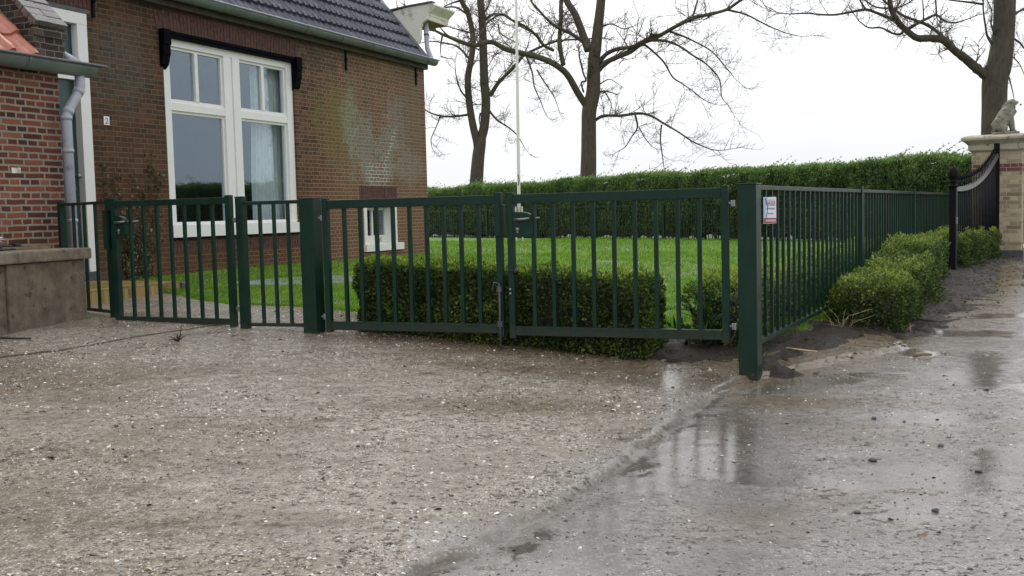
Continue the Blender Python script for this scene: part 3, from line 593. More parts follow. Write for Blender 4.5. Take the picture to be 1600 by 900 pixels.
def txt(name, s, size, parent, loc, m, rot, ext=.0008, cond=1.):
    cu = bpy.data.curves.new(name, 'FONT'); cu.body = s; cu.size = size; cu.extrude = ext; cu.align_x = 'CENTER'
    o = bpy.data.objects.new(name, cu); COL.objects.link(o); dg = bpy.context.evaluated_depsgraph_get()
    me = bpy.data.meshes.new_from_object(o.evaluated_get(dg)); bpy.data.objects.remove(o)
    me.transform(Matrix.Diagonal((cond, 1, 1, 1)))
    q = link(name, me, m, parent); q.location = loc; q.rotation_euler = rot; me.materials.clear(); me.materials.append(m); return q
def tiles(name, parent, matl, x0, x1, k0, z0, th, rows, expo, period, amp, seg=8, lip=.034):
    c_, s_ = math.cos(th), math.sin(th); nx = int((x1-x0)/period*seg); xs = np.linspace(x0, x1, nx)
    ph = (xs-x0)/period % 1.; wave = np.where(ph < .38, np.sin(ph/.38*PI)*amp, -amp*.35*np.sin((ph-.38)/.62*PI))
    V = []; F = []; base = 0
    for r_ in range(rows):
        jit = np.repeat(rng.uniform(-.004, .006, nx//seg+1), seg)[:nx]
        prof = [(r_*expo-.03, -.012, 0), (r_*expo-.03, lip, 1), (r_*expo+.02, lip+.002, 1), ((r_+1)*expo, .004, 1)]
        for s, t, wv in prof:
            t2 = t+wave+jit; V.append(np.c_[xs, k0+s*c_-t2*s_, z0+s*s_+t2*c_])
        n = 4
        i = (np.arange(n-1)[:, None]*nx+np.arange(nx-1)[None]).ravel()+base; F.append(np.stack([i, i+1, i+nx+1, i+nx], 1)); base += n*nx
    return npmesh(name, np.concatenate(V), np.concatenate(F), matl, parent)
M['archbrick'] = plain('soldier brick', (.085, .036, .027), .75, .55, 22, bump=.4, dirt=((.17, .15, .12), 13, .62))
M['tilegrey'] = plain('lead flashing', (.10, .105, .115), .4, .2, 8)
M['moss2'] = plain('damp eaves brick', (.06, .048, .034), .8, .4, 9, bump=.4)
make_house()
# curtains hang inside: things of their own
def curtain(name, label, matl, x0f, x1f, z0, z1, y, folds, amp, group=None):
    t = thing(name, label, 'curtain', (-1.515, 19.654, HB), R(66.8))
    nz = 24; nx = folds*8; V = []
    for j in range(nz+1):
        w = j/nz; z = z0+(z1-z0)*w
        for i in range(nx+1):
            u = i/nx; x = x0f(w)+(x1f(w)-x0f(w))*u; V.append((x, y+amp*math.sin(u*folds*2*PI+w*1.3)+.01*math.sin(u*9+w*7), z))
    i = (np.arange(nz)[:, None]*(nx+1)+np.arange(nx)[None]).ravel(); F = np.stack([i, i+1, i+nx+2, i+nx+1], 1)
    npmesh('fabric', np.array(V), F, matl, t, None, True)
    m = MB(); m.tube([(x0f(1)-.1, y, z1+.01), (x1f(1)+.1, y, z1+.01)], .012, 8); m.build('rail', M['steel'], t)
curtain('curtain', 'pale grey curtain hanging behind the right half of the big window', M['curtain_l'], lambda w: -4.92+.10*w, lambda w: -3.95, .72, 2.95, .25, 11, .03)

# ================================================================== RED BRICK OUTBUILDING
SB = .5
shed = thing('brick_outbuilding', 'low red brick outbuilding with orange tiled roof and grey downpipe', 'outbuilding', (-4.264, 10.2, SB), R(66.8))
def make_shed():
    Zr = lambda z: z-SB
    m = MB(); m.box((-6, 0, -.3), (0, .25, Zr(2.86))); m.build('wall', M['shed'], shed)
    m = MB(); m.prism([(.251, -.3), (1.19, -.3), (1.19, Zr(3.95)), (.251, Zr(3.0))], 0, -.25, 0); m.build('side_wall', M['shed'], shed)
    m = MB(); m.prism([(-.015, Zr(2.865)), (1.2, Zr(2.865)), (1.2, Zr(4.35)), (.0, Zr(3.20)), (-.015, Zr(3.20))], 0, -.27, .085); m.build('parapet', M['parapet'], shed)
    m = MB(); th = math.atan2(1.15, 1.2)
    for i in range(15):
        t = i*.107; k = .0+t*math.cos(th); z = Zr(3.205)+t*math.sin(th)
        for j, (a, b) in enumerate(((-.285, -.10), (-.095, .10))):
            dz = random.uniform(0, .008); cs, sn = math.cos(th), math.sin(th)
            q = [(k+s*cs-(w+dz)*sn, z+s*sn+(w+dz)*cs) for s, w in ((-.03, 0), (.068, 0), (.068, .06), (-.03, .06))]
            m.add([(a, *c) for c in q]+[(b, *c) for c in q], [(0,3,2,1),(4,5,6,7),(0,1,5,4),(1,2,6,5),(2,3,7,6),(3,0,4,7)])
    m.build('parapet_capping', M['capbrick'], shed, .004)
    m = MB(); m.box((-.285, -.035, Zr(3.10)), (.1, .0, Zr(3.18))); m.box((-.285, -.03, Zr(3.19)), (.1, .02, Zr(3.225))); m.build('corbel', M['parapet'], shed, .004)
    tiles('roof', shed, M['redtile'], -6, -.335, -.10, Zr(2.88), R(43), 7, .32, .265, .045)
    m = MB(); m.add([(-.36, -.06, Zr(2.90)), (-.27, -.03, Zr(2.93)), (-.27, 1.2, Zr(4.20)), (-.38, 1.2, Zr(4.06)), (-.36, -.06, Zr(2.8)), (-.27, -.03, Zr(2.8)), (-.27, 1.2, Zr(3.9)), (-.38, 1.2, Zr(3.9))], [(0,1,2,3), (0,4,5,1), (3,7,4,0), (4,7,6,5), (2,6,7,3), (1,5,6,2)]); m.build('mortar_fillet', M['moss'], shed)
    prof = []
    for i in range(13): q = PI+PI*i/12; prof.append((-.13+.085*math.cos(q), Zr(2.86)+.11*math.sin(q)))
    m = MB(); m.prism(prof, 0, -6, .30, True); gu = m.build('gutter', M['zinc'], shed)
    m = MB(); m.tube([(-6, -.222, Zr(2.868)), (.40, -.222, Zr(2.868))], .013, 8); m.add([(.29, -.22, Zr(2.858)), (.42, -.22, Zr(2.862)), (.38, -.05, Zr(2.862)), (.29, -.04, Zr(2.858)), (.29, -.22, Zr(2.868)), (.42, -.22, Zr(2.872)), (.38, -.05, Zr(2.872)), (.29, -.04, Zr(2.868))], [(0,3,2,1),(4,5,6,7),(0,1,5,4),(1,2,6,5),(2,3,7,6),(3,0,4,7)]); m.build('gutter_bead', M['tilegrey'], gu)
    m = MB(); m.prism([(p[0]+(p[0]+.13)*.05, p[1]-.003) for p in prof], 0, -.52, -.49); m.build('gutter_joint', M['zinc'], gu)
    y = -.12
    m = MB(); m.tube([(.15, y, Zr(2.78)), (.15, y, Zr(2.66)), (.13, y, Zr(2.61)), (-.01, y, Zr(2.42)), (-.04, y, Zr(2.36)), (-.04, y, Zr(2.3)), (-.04, y, -.1)], .046, 16)
    dp = m.build('downpipe', M['pvc'], shed)
    for a_, b_ in [((-.04, y, Zr(z)), (-.04, y, Zr(z)+.035)) for z in (2.33, 2.02, 1.36)]+[((x, y, Zr(z)), (x-.03, y, Zr(z)-.04)) for x, z in ((.14, 2.63), (.0, 2.43))]:
        m = MB(); m.tube([a_, b_], .053, 16); m.build('pipe_collar', M['pvc'], dp)
    m = MB(); m.tube([(.02, .25, Zr(3.15)), (.16, .10, Zr(2.98)), (.18, .02, Zr(2.93)), (.17, -.08, Zr(2.88))], .045, 14); m.build('inlet_pipe', M['pvc'], shed)
    m = MB(); m.box((-.60, -.004, Zr(1.82)), (-.50, .0, Zr(1.87)))
    m.build('lime_patch', M['oldwhite'], shed)
M['capbrick'] = plain('wet capping brick', (.13, .12, .12), .28, .45, 16, bump=.5, dirt=((.03, .028, .03), 20, .58))
make_shed()
# stoop in front of the door
def make_step():
    t = thing('doorstep', 'low yellow brick doorstep with dark edge stones below the green door', 'step', (-1.515, 19.654, HB-.12), R(66.8))
    m = MB(); m.box((-10.6, -1.28, -.12), (-8.30, -.052, .22)); m.build('brickwork', M['step'], t, .01)
    m = MB(); m.box((-8.295, -1.30, -.12), (-8.17, -1.12, .20)); m.build('edge_stone', M['darkstone'], t, .01)
make_step()
# ================================================================== GREEN STEEL FENCING
def post(label, x, y, w, zb, zt, az, name='gate_post', group=None, cap=True):
    t = thing(name, label, 'post', (x, y, zb), R(90-az), group)
    m = MB(); m.box((-w/2, -w/2, -.12), (w/2, w/2, zt-zb)); m.build('shaft', M['green'], t, .006)
    if cap: m = MB(); m.box((-w/2-.003, -w/2-.003, zt-zb+.001), (w/2+.003, w/2+.003, zt-zb+.011)); m.build('cap', M['green'], t, .003)
    return t
p1 = post('thick dark green corner post at the near right end of the driveway gate', 1.553, 6.90, .125, .225, 1.49, 28.2)
p2 = post('thick dark green post at the left end of the green driveway gate', -1.545, 8.22, .125, .42, 1.49, 23.2)
p3 = post('slim green post with chipped paint on which the small garden gate hangs', -2.13, 8.42, .066, .45, 1.52, 23.2)
p4 = post('green latch post at the left end of the small garden gate', -3.46, 9.22, .072, .49, 1.55, 23.2)
def hinge(parent, x, z, w=.05):
    m = MB(); m.tube([(x-w/2, 0, z), (x+w/2, 0, z)], .009, 10); m.lathe([(.001, -.02), (.012, -.02), (.012, .02), (.001, .02)], (x, 0, z), 12); m.box((x+.008, -.02, z-.02), (x+w/2, .02, z+.02))
    return m.build('hinge', M['steel'], parent, .002)
def gate_leaf(label, A, B, z0, z1, nb, sw, rw, rd, bw, group, ss=(1, 1)):
    """frame between A and B (stile outer faces); local x runs A->B"""
    A = Vector(A); B = Vector(B); d = B-A; L = d.length
    t = thing('metal_gate', label, 'gate', (A.x, A.y, z0), math.atan2(d.y, d.x), group)
    hgt = z1-z0; m = MB()
    m.box((0, -sw/2, -.02*ss[0]), (sw, sw/2, hgt+.016)); m.build('stile', M['green'], t, .004)
    m = MB(); m.box((L-sw, -sw/2, -.02*ss[1]), (L, sw/2, hgt+.016)); m.build('stile', M['green'], t, .004)
    m = MB(); m.box((sw, -rd/2, hgt-rw), (L-sw, rd/2, hgt)); m.build('top_rail', M['green'], t, .004)
    m = MB(); m.box((sw, -rd/2, 0), (L-sw, rd/2, rw)); m.build('bottom_rail', M['green'], t, .004)
    m = MB(); m.box((-bw/2, -bw/2, rw), (bw/2, bw/2, hgt-rw)); b0 = m.build('bar', M['green'], t, .002)
    for i in range(nb):
        o = b0 if i == 0 else b0.copy()
        if i: COL.objects.link(o); o.parent = t
        o.location = (sw+(L-2*sw)*(i+1)/(nb+1), 0, 0)
    return t, L, hgt
GD = Vector((2.88, -1.18)).normalized(); GL = Vector((-1.43, 8.13)); GR = Vector((1.43, 6.955))
mid = GL+(GR-GL)*.487
gl, Lg, hg = gate_leaf('left leaf of the green double driveway gate, without the lock case', GL, mid-GD*.022, .487, 1.478, 9, .046, .066, .04, .027, 'leaves of the green driveway gate')
gr, Lr, hr = gate_leaf('right leaf of the green double driveway gate, carrying the lock with a lever handle', mid+GD*.022, GR, .475, 1.478, 9, .046, .066, .04, .027, 'leaves of the green driveway gate')
hinge(gl, -.02, .86); hinge(gl, -.02, .10); hinge(gr, Lr+.022, .90); hinge(gr, Lr+.022, .09)
# lock, striker, drop bolt
def lock(parent, x, z, s=1, keeper=None, k=1.):
    m = MB(); pts = [(0, 0), (.13, 0)]+[(.13+.05*math.sin(a), .26-.05+.05*math.cos(a)) if False else (.13+.04*math.sin(a), .22+.04*math.cos(a)) for a in np.linspace(PI/2, 0, 6)]+[(0, .26)]
    pts = [(0, 0), (.14, 0), (.152, .02), (.152, .13), (.14, .155), (.11, .170), (.07, .178), (0, .18)]
    m.prism([(x+s*p[0]*k, z+p[1]) for p in pts], 1, -.024, .024); lk = m.build('lock_case', M['green'], parent, .004)
    m = MB(); m.tube([(x+s*.03, -.024, z+.125), (x+s*.03, -.06, z+.125)], .009, 10); m.tube([(x+s*.03, -.06, z+.125), (x+s*.08, -.062, z+.126), (x+s*.14, -.062, z+.132)], [.011, .009, .008], 10)
    m.tube([(x+s*.03, .024, z+.125), (x+s*.03, .06, z+.125), (x+s*.17, .062, z+.132)], .008, 10); m.build('handle', M['steel'], lk)
    m = MB(); m.tube([(x+s*.035, -.022, z+.055), (x+s*.035, -.032, z+.055)], .014, 16); m.tube([(x+s*.035, -.022, z+.035), (x+s*.035, -.031, z+.035)], .009, 12); m.build('key_cylinder', M['steel'], lk)
    return lk
lock(gr, .046, .70)
m = MB(); m.box((Lg-.046-.0, -.045, .70), (Lg+.02, -.024, .92)); m.box((Lg-.002, -.045, .70), (Lg+.016, .03, .92)); m.build('striker_plate', M['green'], gl, .002)
m = MB(); m.tube([(.05, -.03, .46), (.075, -.03, .46)], .022, 12); m.tube([(.02, -.045, .47), (.06, -.03, .46)], .008, 8); m.build('lock_knob', M['rubber'], gr)
m = MB()
for z in (.30, .33): m.lathe([(.001, -.009), (.009, -.008), (.010, 0), (.009, .008), (.001, .009)], (.018, -.032, z), 12)
m.build('bolt_head', M['steel'], gr)
m = MB(); m.tube([(Lg-.022, -.034, -.21), (Lg-.022, -.034, .36)], .008, 10); m.box((Lg-.04, -.04, .05), (Lg-.004, -.024, .09)); m.box((Lg-.04, -.04, .30), (Lg-.004, -.024, .34)); m.tube([(Lg-.022, -.034, .36), (Lg-.06, -.04, .37), (Lg-.07, -.04, .30)], .007, 8); m.build('drop_bolt', M['railgrey'], gl)
gs, Ls, hs_ = gate_leaf('small green garden gate with seven bars and a lever lock', (-3.365, 8.995), (-2.222, 8.488), .505, 1.53, 7, .05, .05, .04, .025, None)
hinge(gs, Ls+.02, .84, .06); hinge(gs, Ls+.02, .13, .06)
lock(gs, .05, .72, k=.62)
m = MB(); m.box((-.075, -.04, .62), (-.004, -.015, .95)); m.box((-.03, -.04, .62), (-.004, .03, .95)); m.build('striker_plate', M['green'], gs, .002)
def bar_panel(name, label, A, B, z0, z1, nb, rw, bw, dz0=0.):
    A = Vector(A); B = Vector(B); d = B-A; L = d.length
    t = thing(name, label, 'fence', (A.x, A.y, z0), math.atan2(d.y, d.x))
    hgt = z1-z0
    for n_, a, b in (('top_rail', hgt-rw, hgt), ('bottom_rail', 0, rw)):
        m = MB(); m.box((0, -.0175, a), (L, .0175, b)); m.build(n_, M['green'], t, .003)
    m = MB(); m.box((-bw/2, -bw/2, rw), (bw/2, bw/2, hgt-rw)); b0 = m.build('bar', M['green'], t, .002)
    for i in range(nb):
        o = b0 if i == 0 else b0.copy()
        if i: COL.objects.link(o); o.parent = t
        o.location = (L*(i+1)/(nb+1), 0, 0)
    return t, L
bar_panel('fence_panel', 'short green three-bar panel between the small gate and the thick post', (-2.088, 8.405), (-1.615, 8.25), .50, 1.49, 3, .028, .024)
pt, pl = bar_panel('fence_panel', 'short green panel between the outbuilding corner and the small gate, behind the concrete block', (-4.17, 9.92), (-3.51, 9.25), .56, 1.54, 3, .026, .024)
m = MB(); m.box((-.06, -.03, -.05), (0.0, .03, .995)); m.build('wall_post', M['green'], pt, .004)

# long fence along the drive
FA = Vector((1.62, 6.97)); FD = Vector((math.sin(R(28.2)), math.cos(R(28.2)))); PL = 3.70
fence = thing('bar_fence', 'long dark green vertical-bar fence running back along the driveway', 'fence', (FA.x, FA.y, 0), R(90-28.2))
def long_fence():
    zt = 1.488; nb = 22; bar = None; total = 0
    for k in range(5):
        s0 = .03+k*PL if k == 0 else k*PL+.03; s1 = (k+1)*PL-.03; q = FA+FD*(k*PL)
        if k == 4: s1 = s0+1.1
        zb0 = .445 if k == 0 else .50; zb1 = .50
        if k == 0: zb0, zb1 = .44, .50
        for n_, a0, a1, b0, b1 in (('top_rail', zt-.03, zt-.03, zt, zt), ('bottom_rail', zb0, zb1, zb0+.03, zb1+.03)):
            m = MB(); m.add([(s0, -.02, a0), (s1, -.02, a1), (s1, .02, a1), (s0, .02, a0), (s0, -.02, b0), (s1, -.02, b1), (s1, .02, b1), (s0, .02, b0)], [(0,3,2,1),(4,5,6,7),(0,1,5,4),(1,2,6,5),(2,3,7,6),(3,0,4,7)]); m.build(n_, M['green'], fence, .003)
        for i in range(1, nb if k < 4 else 7):
            x = s0+(PL-.06)*i/nb
            if bar is None:
                m = MB(); m.box((-.011, -.011, .475), (.011, .011, zt-.031)); bar = m.build('bar', M['green'], fence, .002); o = bar
            elif total < 90: o = bar.copy(); COL.objects.link(o); o.parent = fence
            o.location = (x, 0, 0); total += 1
        if k:
            x = k*PL; g0 = h1(*(FA+FD*x)); m = MB(); m.box((x-.03, -.03, g0-.1), (x+.03, .03, zt+.02)); m.box((x-.033, -.033, zt+.021), (x+.033, .033, zt+.03)); m.build('post', M['green'], fence, .003)
    m = MB(); m.box((-.02, -.011, .40), (.012, .011, 1.47)); m.tube([(-.05, 0, 1.455), (.03, 0, 1.455)], .010, 10); m.tube([(-.05, 0, .455), (.03, 0, .455)], .010, 10); m.lathe([(.001, -.02), (.016, -.018), (.016, .018), (.001, .02)], (-.02, -.0, 1.46), 12); m.lathe([(.001, -.02), (.016, -.018), (.016, .018), (.001, .02)], (-.02, -.0, .455), 12)
    m.build('bracket', M['steel'], fence)
    pts = [(.0, -.06, 1.40)]; 
    for i in range(22): pts.append((.0+.012*math.sin(i*1.3)+(.02 if i % 7 == 3 else 0), -.062+.008*math.cos(i*2.1), 1.40-i*.046))
    m = MB(); m.tube(pts, .0022, 5); m.build('loose_wire', M['stem'], fence)
long_fence()
# company sign on the fence, close to the corner post
def make_sign():
    q = FA+FD*.08; t = thing('sign', 'small white and pale blue sign with red lettering on the fence beside the corner post', 'sign', (q.x+.018, q.y-.010, 1.235), R(90-28.2)-R(38))
    W, Hh = .104, .175
    m = MB(); m.box((0, -.002, 0), (W, .0, Hh)); m.build('panel', M['signwhite'], t)
    m = MB(); m.add([(0, -.0026, .040), (.030, -.0026, .040), (.020, -.0026, .10), (.034, -.0026, .1748), (0, -.0026, .1748)], [(0, 1, 2, 3, 4)]); m.build('blue_field', M['signblue'], t)
    m = MB(); m.box((.002, -.0032, .003), (W-.002, -.0022, .036)); m.build('footer_band', M['signred'], t)
    m = MB(); m.box((.010, -.0040, .012), (W-.006, -.0034, .026)); m.build('footer_strip', M['signgrey'], t)
    m = MB(); m.box((.018, -.0032, .117), (.094, -.0028, .1195)); m.box((.018, -.0032, .154), (.094, -.0028, .1565)); m.build('rule', M['signink'], t)
    txt('lettering', 'BAKKER', .036, t, (.056, -.0034, .1235), M['signred'], (R(90), 0, 0), .0003, .62)
    txt('lettering', 'HEKWERKEN', .016, t, (.058, -.0034, .093), M['signink'], (R(90), 0, 0), .0003, .72)
    txt('lettering', 'Franeker', .015, t, (.058, -.0034, .062), M['signink'], (R(90), 0, 0), .0003, .8)
for n_, c in (('signwhite', (.78, .80, .85)), ('signblue', (.45, .62, .82)), ('signred', (.38, .045, .045)), ('signgrey', (.5, .52, .55)), ('signink', (.10, .12, .20))): M[n_] = plain(n_, c, .3, .04, 4)
make_sign()
# low fence at the far side of the lawn
def far_fence():
    A = Vector((9.2, 21.4)); B = Vector((-8.2, 47.6)); d = B-A; L = d.length
    t = thing('bar_fence', 'low dark thin-bar fence before the tall hedge at the back of the lawn', 'fence', (A.x, A.y, .47), math.atan2(d.y, d.x))
    for n_, a, b in (('top_rail', .97, 1.0), ('bottom_rail', .0, .045)):
        m = MB(); m.box((0, -.02, a), (L, .02, b)); m.build(n_, M['green'], t)
    m = MB(); m.box((-.009, -.009, .045), (.009, .009, .97)); b0 = m.build('bar', M['green'], t)
    n = int(L/.15); rest = MB()
    for i in range(1, n):
        x = i*.15
        if i <= 98:
            o = b0 if i == 1 else b0.copy()
            if i > 1: COL.objects.link(o); o.parent = t
            o.location = (x, 0, 0)
        else: rest.box((x-.009, -.009, .045), (x+.009, .009, .97))
    tag(rest.build('bars', M['green'], t), kind='stuff')
    for k in range(1, 11):
        m = MB(); x = k*3.0+.07; m.box((x-.03, -.03, -.1), (x+.03, .03, 1.02)); m.build('post', M['green'], t)
far_fence()

# ================================================================== BLACK ORNAMENTAL GATE, PILLAR, STATUE
def black_gate():
    A = Vector((5.63, 13.5)); B = Vector((7.72, 16.86)); d = B-A; L = d.length; zb = .45
    t = thing('ornamental_gate', 'black ornamental driveway gate with a sweeping spiked top, standing open by the brick pillar', 'gate', (A.x, A.y, zb), math.atan2(d.y, d.x))
    def top(s): s = s/L; q = max(0, min(1, (s-.06)/.94)); return 1.06+.56*(q**2.1)*(1 if q < .9 else 1)
    m = MB(); m.box((-.04, -.04, -.05), (.04, .04, 1.08)); st = m.build('latch_stile', M['black'], t, .004)
    m = MB(); m.lathe([(.001, 1.080), (.062, 1.080), (.062, 1.105), (.036, 1.120), (.036, 1.135), (.055, 1.145), (.055, 1.155), (.03, 1.165), (.058, 1.190), (.068, 1.230), (.063, 1.280), (.045, 1.320), (.02, 1.340), (.001, 1.348)], n=20); m.build('finial', M['black'], t)
    m = MB(); m.box((L-.04, -.04, -.02), (L+.04, .04, top(L)+.18)); m.build('hinge_stile', M['black'], t, .004)
    n = 40; vs = []; 
    for i in range(n+1):
        s = .04+(L-.08)*i/n; z = top(s); vs += [(s, -.032, z-.03), (s, .032, z-.03), (s, .032, z+.03), (s, -.032, z+.03)]
    fs = [(i*4+j, i*4+(j+1) % 4, (i+1)*4+(j+1) % 4, (i+1)*4+j) for i in range(n) for j in range(4)]+[(3, 2, 1, 0), (n*4, n*4+1, n*4+2, n*4+3)]
    m = MB(); m.add(vs, fs); m.build('top_rail', M['railgrey'], t)
    m = MB(); m.box((.04, -.03, 0), (L-.04, .03, .07)); m.build('bottom_rail', M['railgrey'], t, .003)
    nb = 27
    for i in range(1, nb):
        s = L*i/nb; z = top(s); m = MB()
        m.tube([(s, 0, .07), (s, 0, z-.03)], .010, 8, smooth=True); m.tube([(s, 0, z+.03), (s, 0, z+.12)], .008, 8)
        m.lathe([(.001, z+.12), (.013, z+.125), (.015, z+.14), (.009, z+.17), (.001, z+.205)], (s, 0, 0), 8); m.build('bar', M['black'], t)
    for z in (.75, .2, 1.35):
        m = MB(); m.tube([(L+.04, 0, z), (L+.16, .02, z)], .018, 10); m.lathe([(.001, -.05), (.028, -.05), (.028, .05), (.001, .05)], (L+.07, 0, z), 12); m.build('hinge', M['black'], t)
    m = MB(); m.box((-.045, -.055, .62), (.0, -.041, .70)); m.build('lock_plate', M['steel'], t)
    m = MB(); m.tube([(.055, -.035, .02), (.055, -.035, 1.1)], .007, 8); m.build('bolt_rod', M['railgrey'], t)
black_gate()
def pillar():
    # local x along the front face to the right, origin at near right corner
    t = thing('gate_pillar', 'yellow brick gate pillar with a red band and heavy sandstone cap', 'pillar', (8.14, 16.9, .42), R(-28.2))
    W = .74; D = .74
    def bx_(n_, mt, z0, z1, e=0., bv=0): m = MB(); m.box((-W-e, -e, z0), (e, D+e, z1)); return m.build(n_, mt, t, bv)
    bx_('shaft', M['pillar'], .13, 1.38); bx_('red_band', M['redband'], 1.38, 1.512, .002); bx_('shaft_top', M['pillar'], 1.512, 1.72)
    bx_('plinth', M['darkstone'], -.3, .128, .035, .01)
    m = MB(); prof = [(.02, 1.72), (.03, 1.735), (.045, 1.74), (.05, 1.83), (.06, 1.835), (.085, 1.86), (.12, 1.885), (.145, 1.90), (.15, 1.93), (.14, 1.95), (.10, 1.965), (.0, 1.985)]
    rings = []
    for e, z in prof: rings.append([(-W-e, -e, z), (e, -e, z), (e, D+e, z), (-W-e, D+e, z)])
    vs = [p for r_ in rings for p in r_]; fs = [(i*4+j, i*4+(j+1) % 4, (i+1)*4+(j+1) % 4, (i+1)*4+j) for i in range(len(prof)-1) for j in range(4)]+[(3, 2, 1, 0), tuple((len(prof)-1)*4+j for j in range(4))]
    m.add(vs, fs); m.build('cap', M['stone'], t, .003)
pillar()
def skin_obj(name, verts, edges, radii, matl, parent, sub=2, root=0):
    me = bpy.data.meshes.new(name); me.from_pydata(verts, edges, []); o = link(name, me, matl, parent)
    sk = o.modifiers.new('s', 'SKIN'); sk.use_smooth_shade = True
    for i, r_ in enumerate(radii): sv = me.skin_vertices[0].data[i]; sv.radius = (r_, r_) if not isinstance(r_, tuple) else r_; sv.use_root = (i == root)
    ss = o.modifiers.new('u', 'SUBSURF'); ss.levels = sub; ss.render_levels = sub
    bpy.context.view_layer.update(); dg = bpy.context.evaluated_depsgraph_get()
    m2 = bpy.data.meshes.new_from_object(o.evaluated_get(dg)); o.modifiers.clear(); o.data = m2
    m2.materials.clear(); m2.materials.append(matl)
    return o
def lion():
    # sits facing +x (towards the drive), on its own small base
    t = thing('lion_statue', 'small lichen-grey stone lion sitting on top of the brick gate pillar', 'statue', (7.99, 17.14, .42+1.985), R(-20))
    V = [(-.10, 0, .13), (-.05, 0, .20), (.01, 0, .30), (.045, 0, .37), (.06, 0, .43), (.09, 0, .475),      # rump back chest neck head
         (.125, 0, .455), (.145, 0, .445),                                                          # muzzle
         (.055, .06, .27), (.085, .068, .14), (.10, .07, .04), (.15, .07, .03),                               # near fore leg
         (.055, -.06, .27), (.085, -.068, .14), (.10, -.07, .04), (.15, -.07, .03),
         (-.07, .09, .11), (.0, .105, .09), (-.06, .11, .035), (.05, .115, .03),                              # haunches
         (-.07, -.09, .11), (.0, -.105, .09), (-.06, -.11, .035), (.05, -.115, .03),
         (-.17, .0, .06), (-.19, .05, .04), (-.15, .12, .035)]
    E = [(0, 1), (1, 2), (2, 3), (3, 4), (4, 5), (5, 6), (6, 7), (2, 8), (8, 9), (9, 10), (10, 11), (2, 12), (12, 13), (13, 14), (14, 15), (0, 16), (16, 17), (17, 18), (18, 19), (0, 20), (20, 21), (21, 22), (22, 23), (0, 24), (24, 25), (25, 26)]
    Rr = [.12, .12, .125, .125, .12, .115, .08, .065, .055, .042, .036, .036, .055, .042, .036, .036, .07, .06, .04, .036, .07, .06, .04, .036, .04, .025, .03]
    b = skin_obj('body', V, E, Rr, M['lionstone'], t, 2, 1)
    P = np.array([v.co[:] for v in b.data.vertices]); Nn = np.array([v.normal[:] for v in b.data.vertices])
    mane = np.clip(1-np.linalg.norm(P-np.array([.04, 0, .40]), axis=1)/.2, 0, 1)
    q = P+Nn*((fbm(P[:, 0]*40+P[:, 1]*30, P[:, 2]*36, 2)-.45)[:, None]*(.012+.07*mane[:, None])); b.data.vertices.foreach_set('co', q.astype(np.float32).ravel()); b.data.update()
    def bl(n_, c, r_, k=1): 
        m = MB(); m.lathe([(.001, -r_*k), (r_*.7, -r_*k*.7), (r_, 0), (r_*.7, r_*k*.7), (.001, r_*k)], c, 10); m.build(n_, M['lionstone'], t)
    for s in (-1, 1):
        bl('ear', (.06, s*.10, .50), .024, .9); bl('brow', (.165, s*.033, .50), .018, .7)
    bl('nose', (.215, 0, .46), .018, .9)
    m = MB(); m.box((-.20, -.15, 0), (.19, .15, .035)); m.build('base', M['lionstone'], t, .01)
lion()

# ================================================================== CONCRETE BLOCK AND THE THINGS ON IT
def planter():
    az = 17.; t = thing('concrete_block', 'weathered concrete block with an overhanging slab top in front of the outbuilding', 'block', (-3.95, 8.3, .44), R(90-az))
    m = MB(); m.box((0, 0, -.1), (.90, 1.25, .60)); m.box((.0, 0, 0), (.0001, .0001, .0001)) if False else None
    b = m.build('base', M['concrete'], t, .012)
    m = MB(); m.box((-.30, -.035, .604), (.955, 1.30, .70)); m.build('slab_top', M['capconc'], t, .016)
    m = MB(); m.box((-.26, .02, -.1), (-.004, 1.25, .598)); m.build('end_wall', M['concrete'], t, .012)
planter()
def on_block(u, v, z): 
    a = R(90-17.); return (-3.95+u*math.cos(a)-v*math.sin(a), 8.3+u*math.sin(a)+v*math.cos(a), .44+z)
def clutter():
    x, y, z = on_block(.30, .50, .703); a = R(90-17)
    t = thing('cable_bundle', 'loose bundle of black rods and cables lying on the concrete slab', 'cable', (x, y, z), a)
    for i in range(5):
        m = MB(); pts = [(-.75+k*.14+.02*math.sin(i+k), .05*i-.1+.03*math.sin(k*.9+i*2), .012+.012*i*.6+.008*math.sin(k*1.7+i)) for k in range(9)]; m.tube(pts, .010, 8); m.build('cable', M['rubber'], t)
    m = MB(); m.box((.30, -.05, .002), (.37, .03, .05)); m.build('clamp', M['rubber'], t, .01)
    x, y, z = on_block(.50, .42, .703)
    t = thing('wooden_lath', 'thin old wooden lath lying at the right end of the concrete slab', 'plank', (x, y, z), a-.25)
    m = MB(); m.box((-.08, -.02, .0), (.38, .02, .022)); m.build('board', M['wood'], t, .003)
    x, y, z = on_block(.16, .52, .703)
    t = thing('plastic_bag', 'crumpled clear plastic bag lying on the left end of the concrete slab', 'bag', (x, y, z), a)
    bm = bmesh.new(); bmesh.ops.create_icosphere(bm, subdivisions=4, radius=1)
    for v in bm.verts:
        p = v.co; n_ = fbm(np.array([p.x*3+7]), np.array([p.y*3+p.z*5+3]), 4)[0]-.5
        r_ = 1+n_*.9; v.co = Vector((p.x*.27*r_, p.y*.18*r_, max(0.0, .09+p.z*.10*r_*(1.2 if p.x < .1 else .5))))
    me = bpy.data.meshes.new('bag'); bm.to_mesh(me); bm.free(); link('sheet', me, M['plastic'], t)
    x, y = -4.17, 8.12; t = thing('stone_block', 'small speckled granite block on the ground beside the concrete block', 'stone', (x, y, h1(x, y)), R(60))
    m = MB(); m.box((-.12, -.08, -.04), (.12, .08, .12)); m.build('block', M['granite'], t, .012)
clutter()

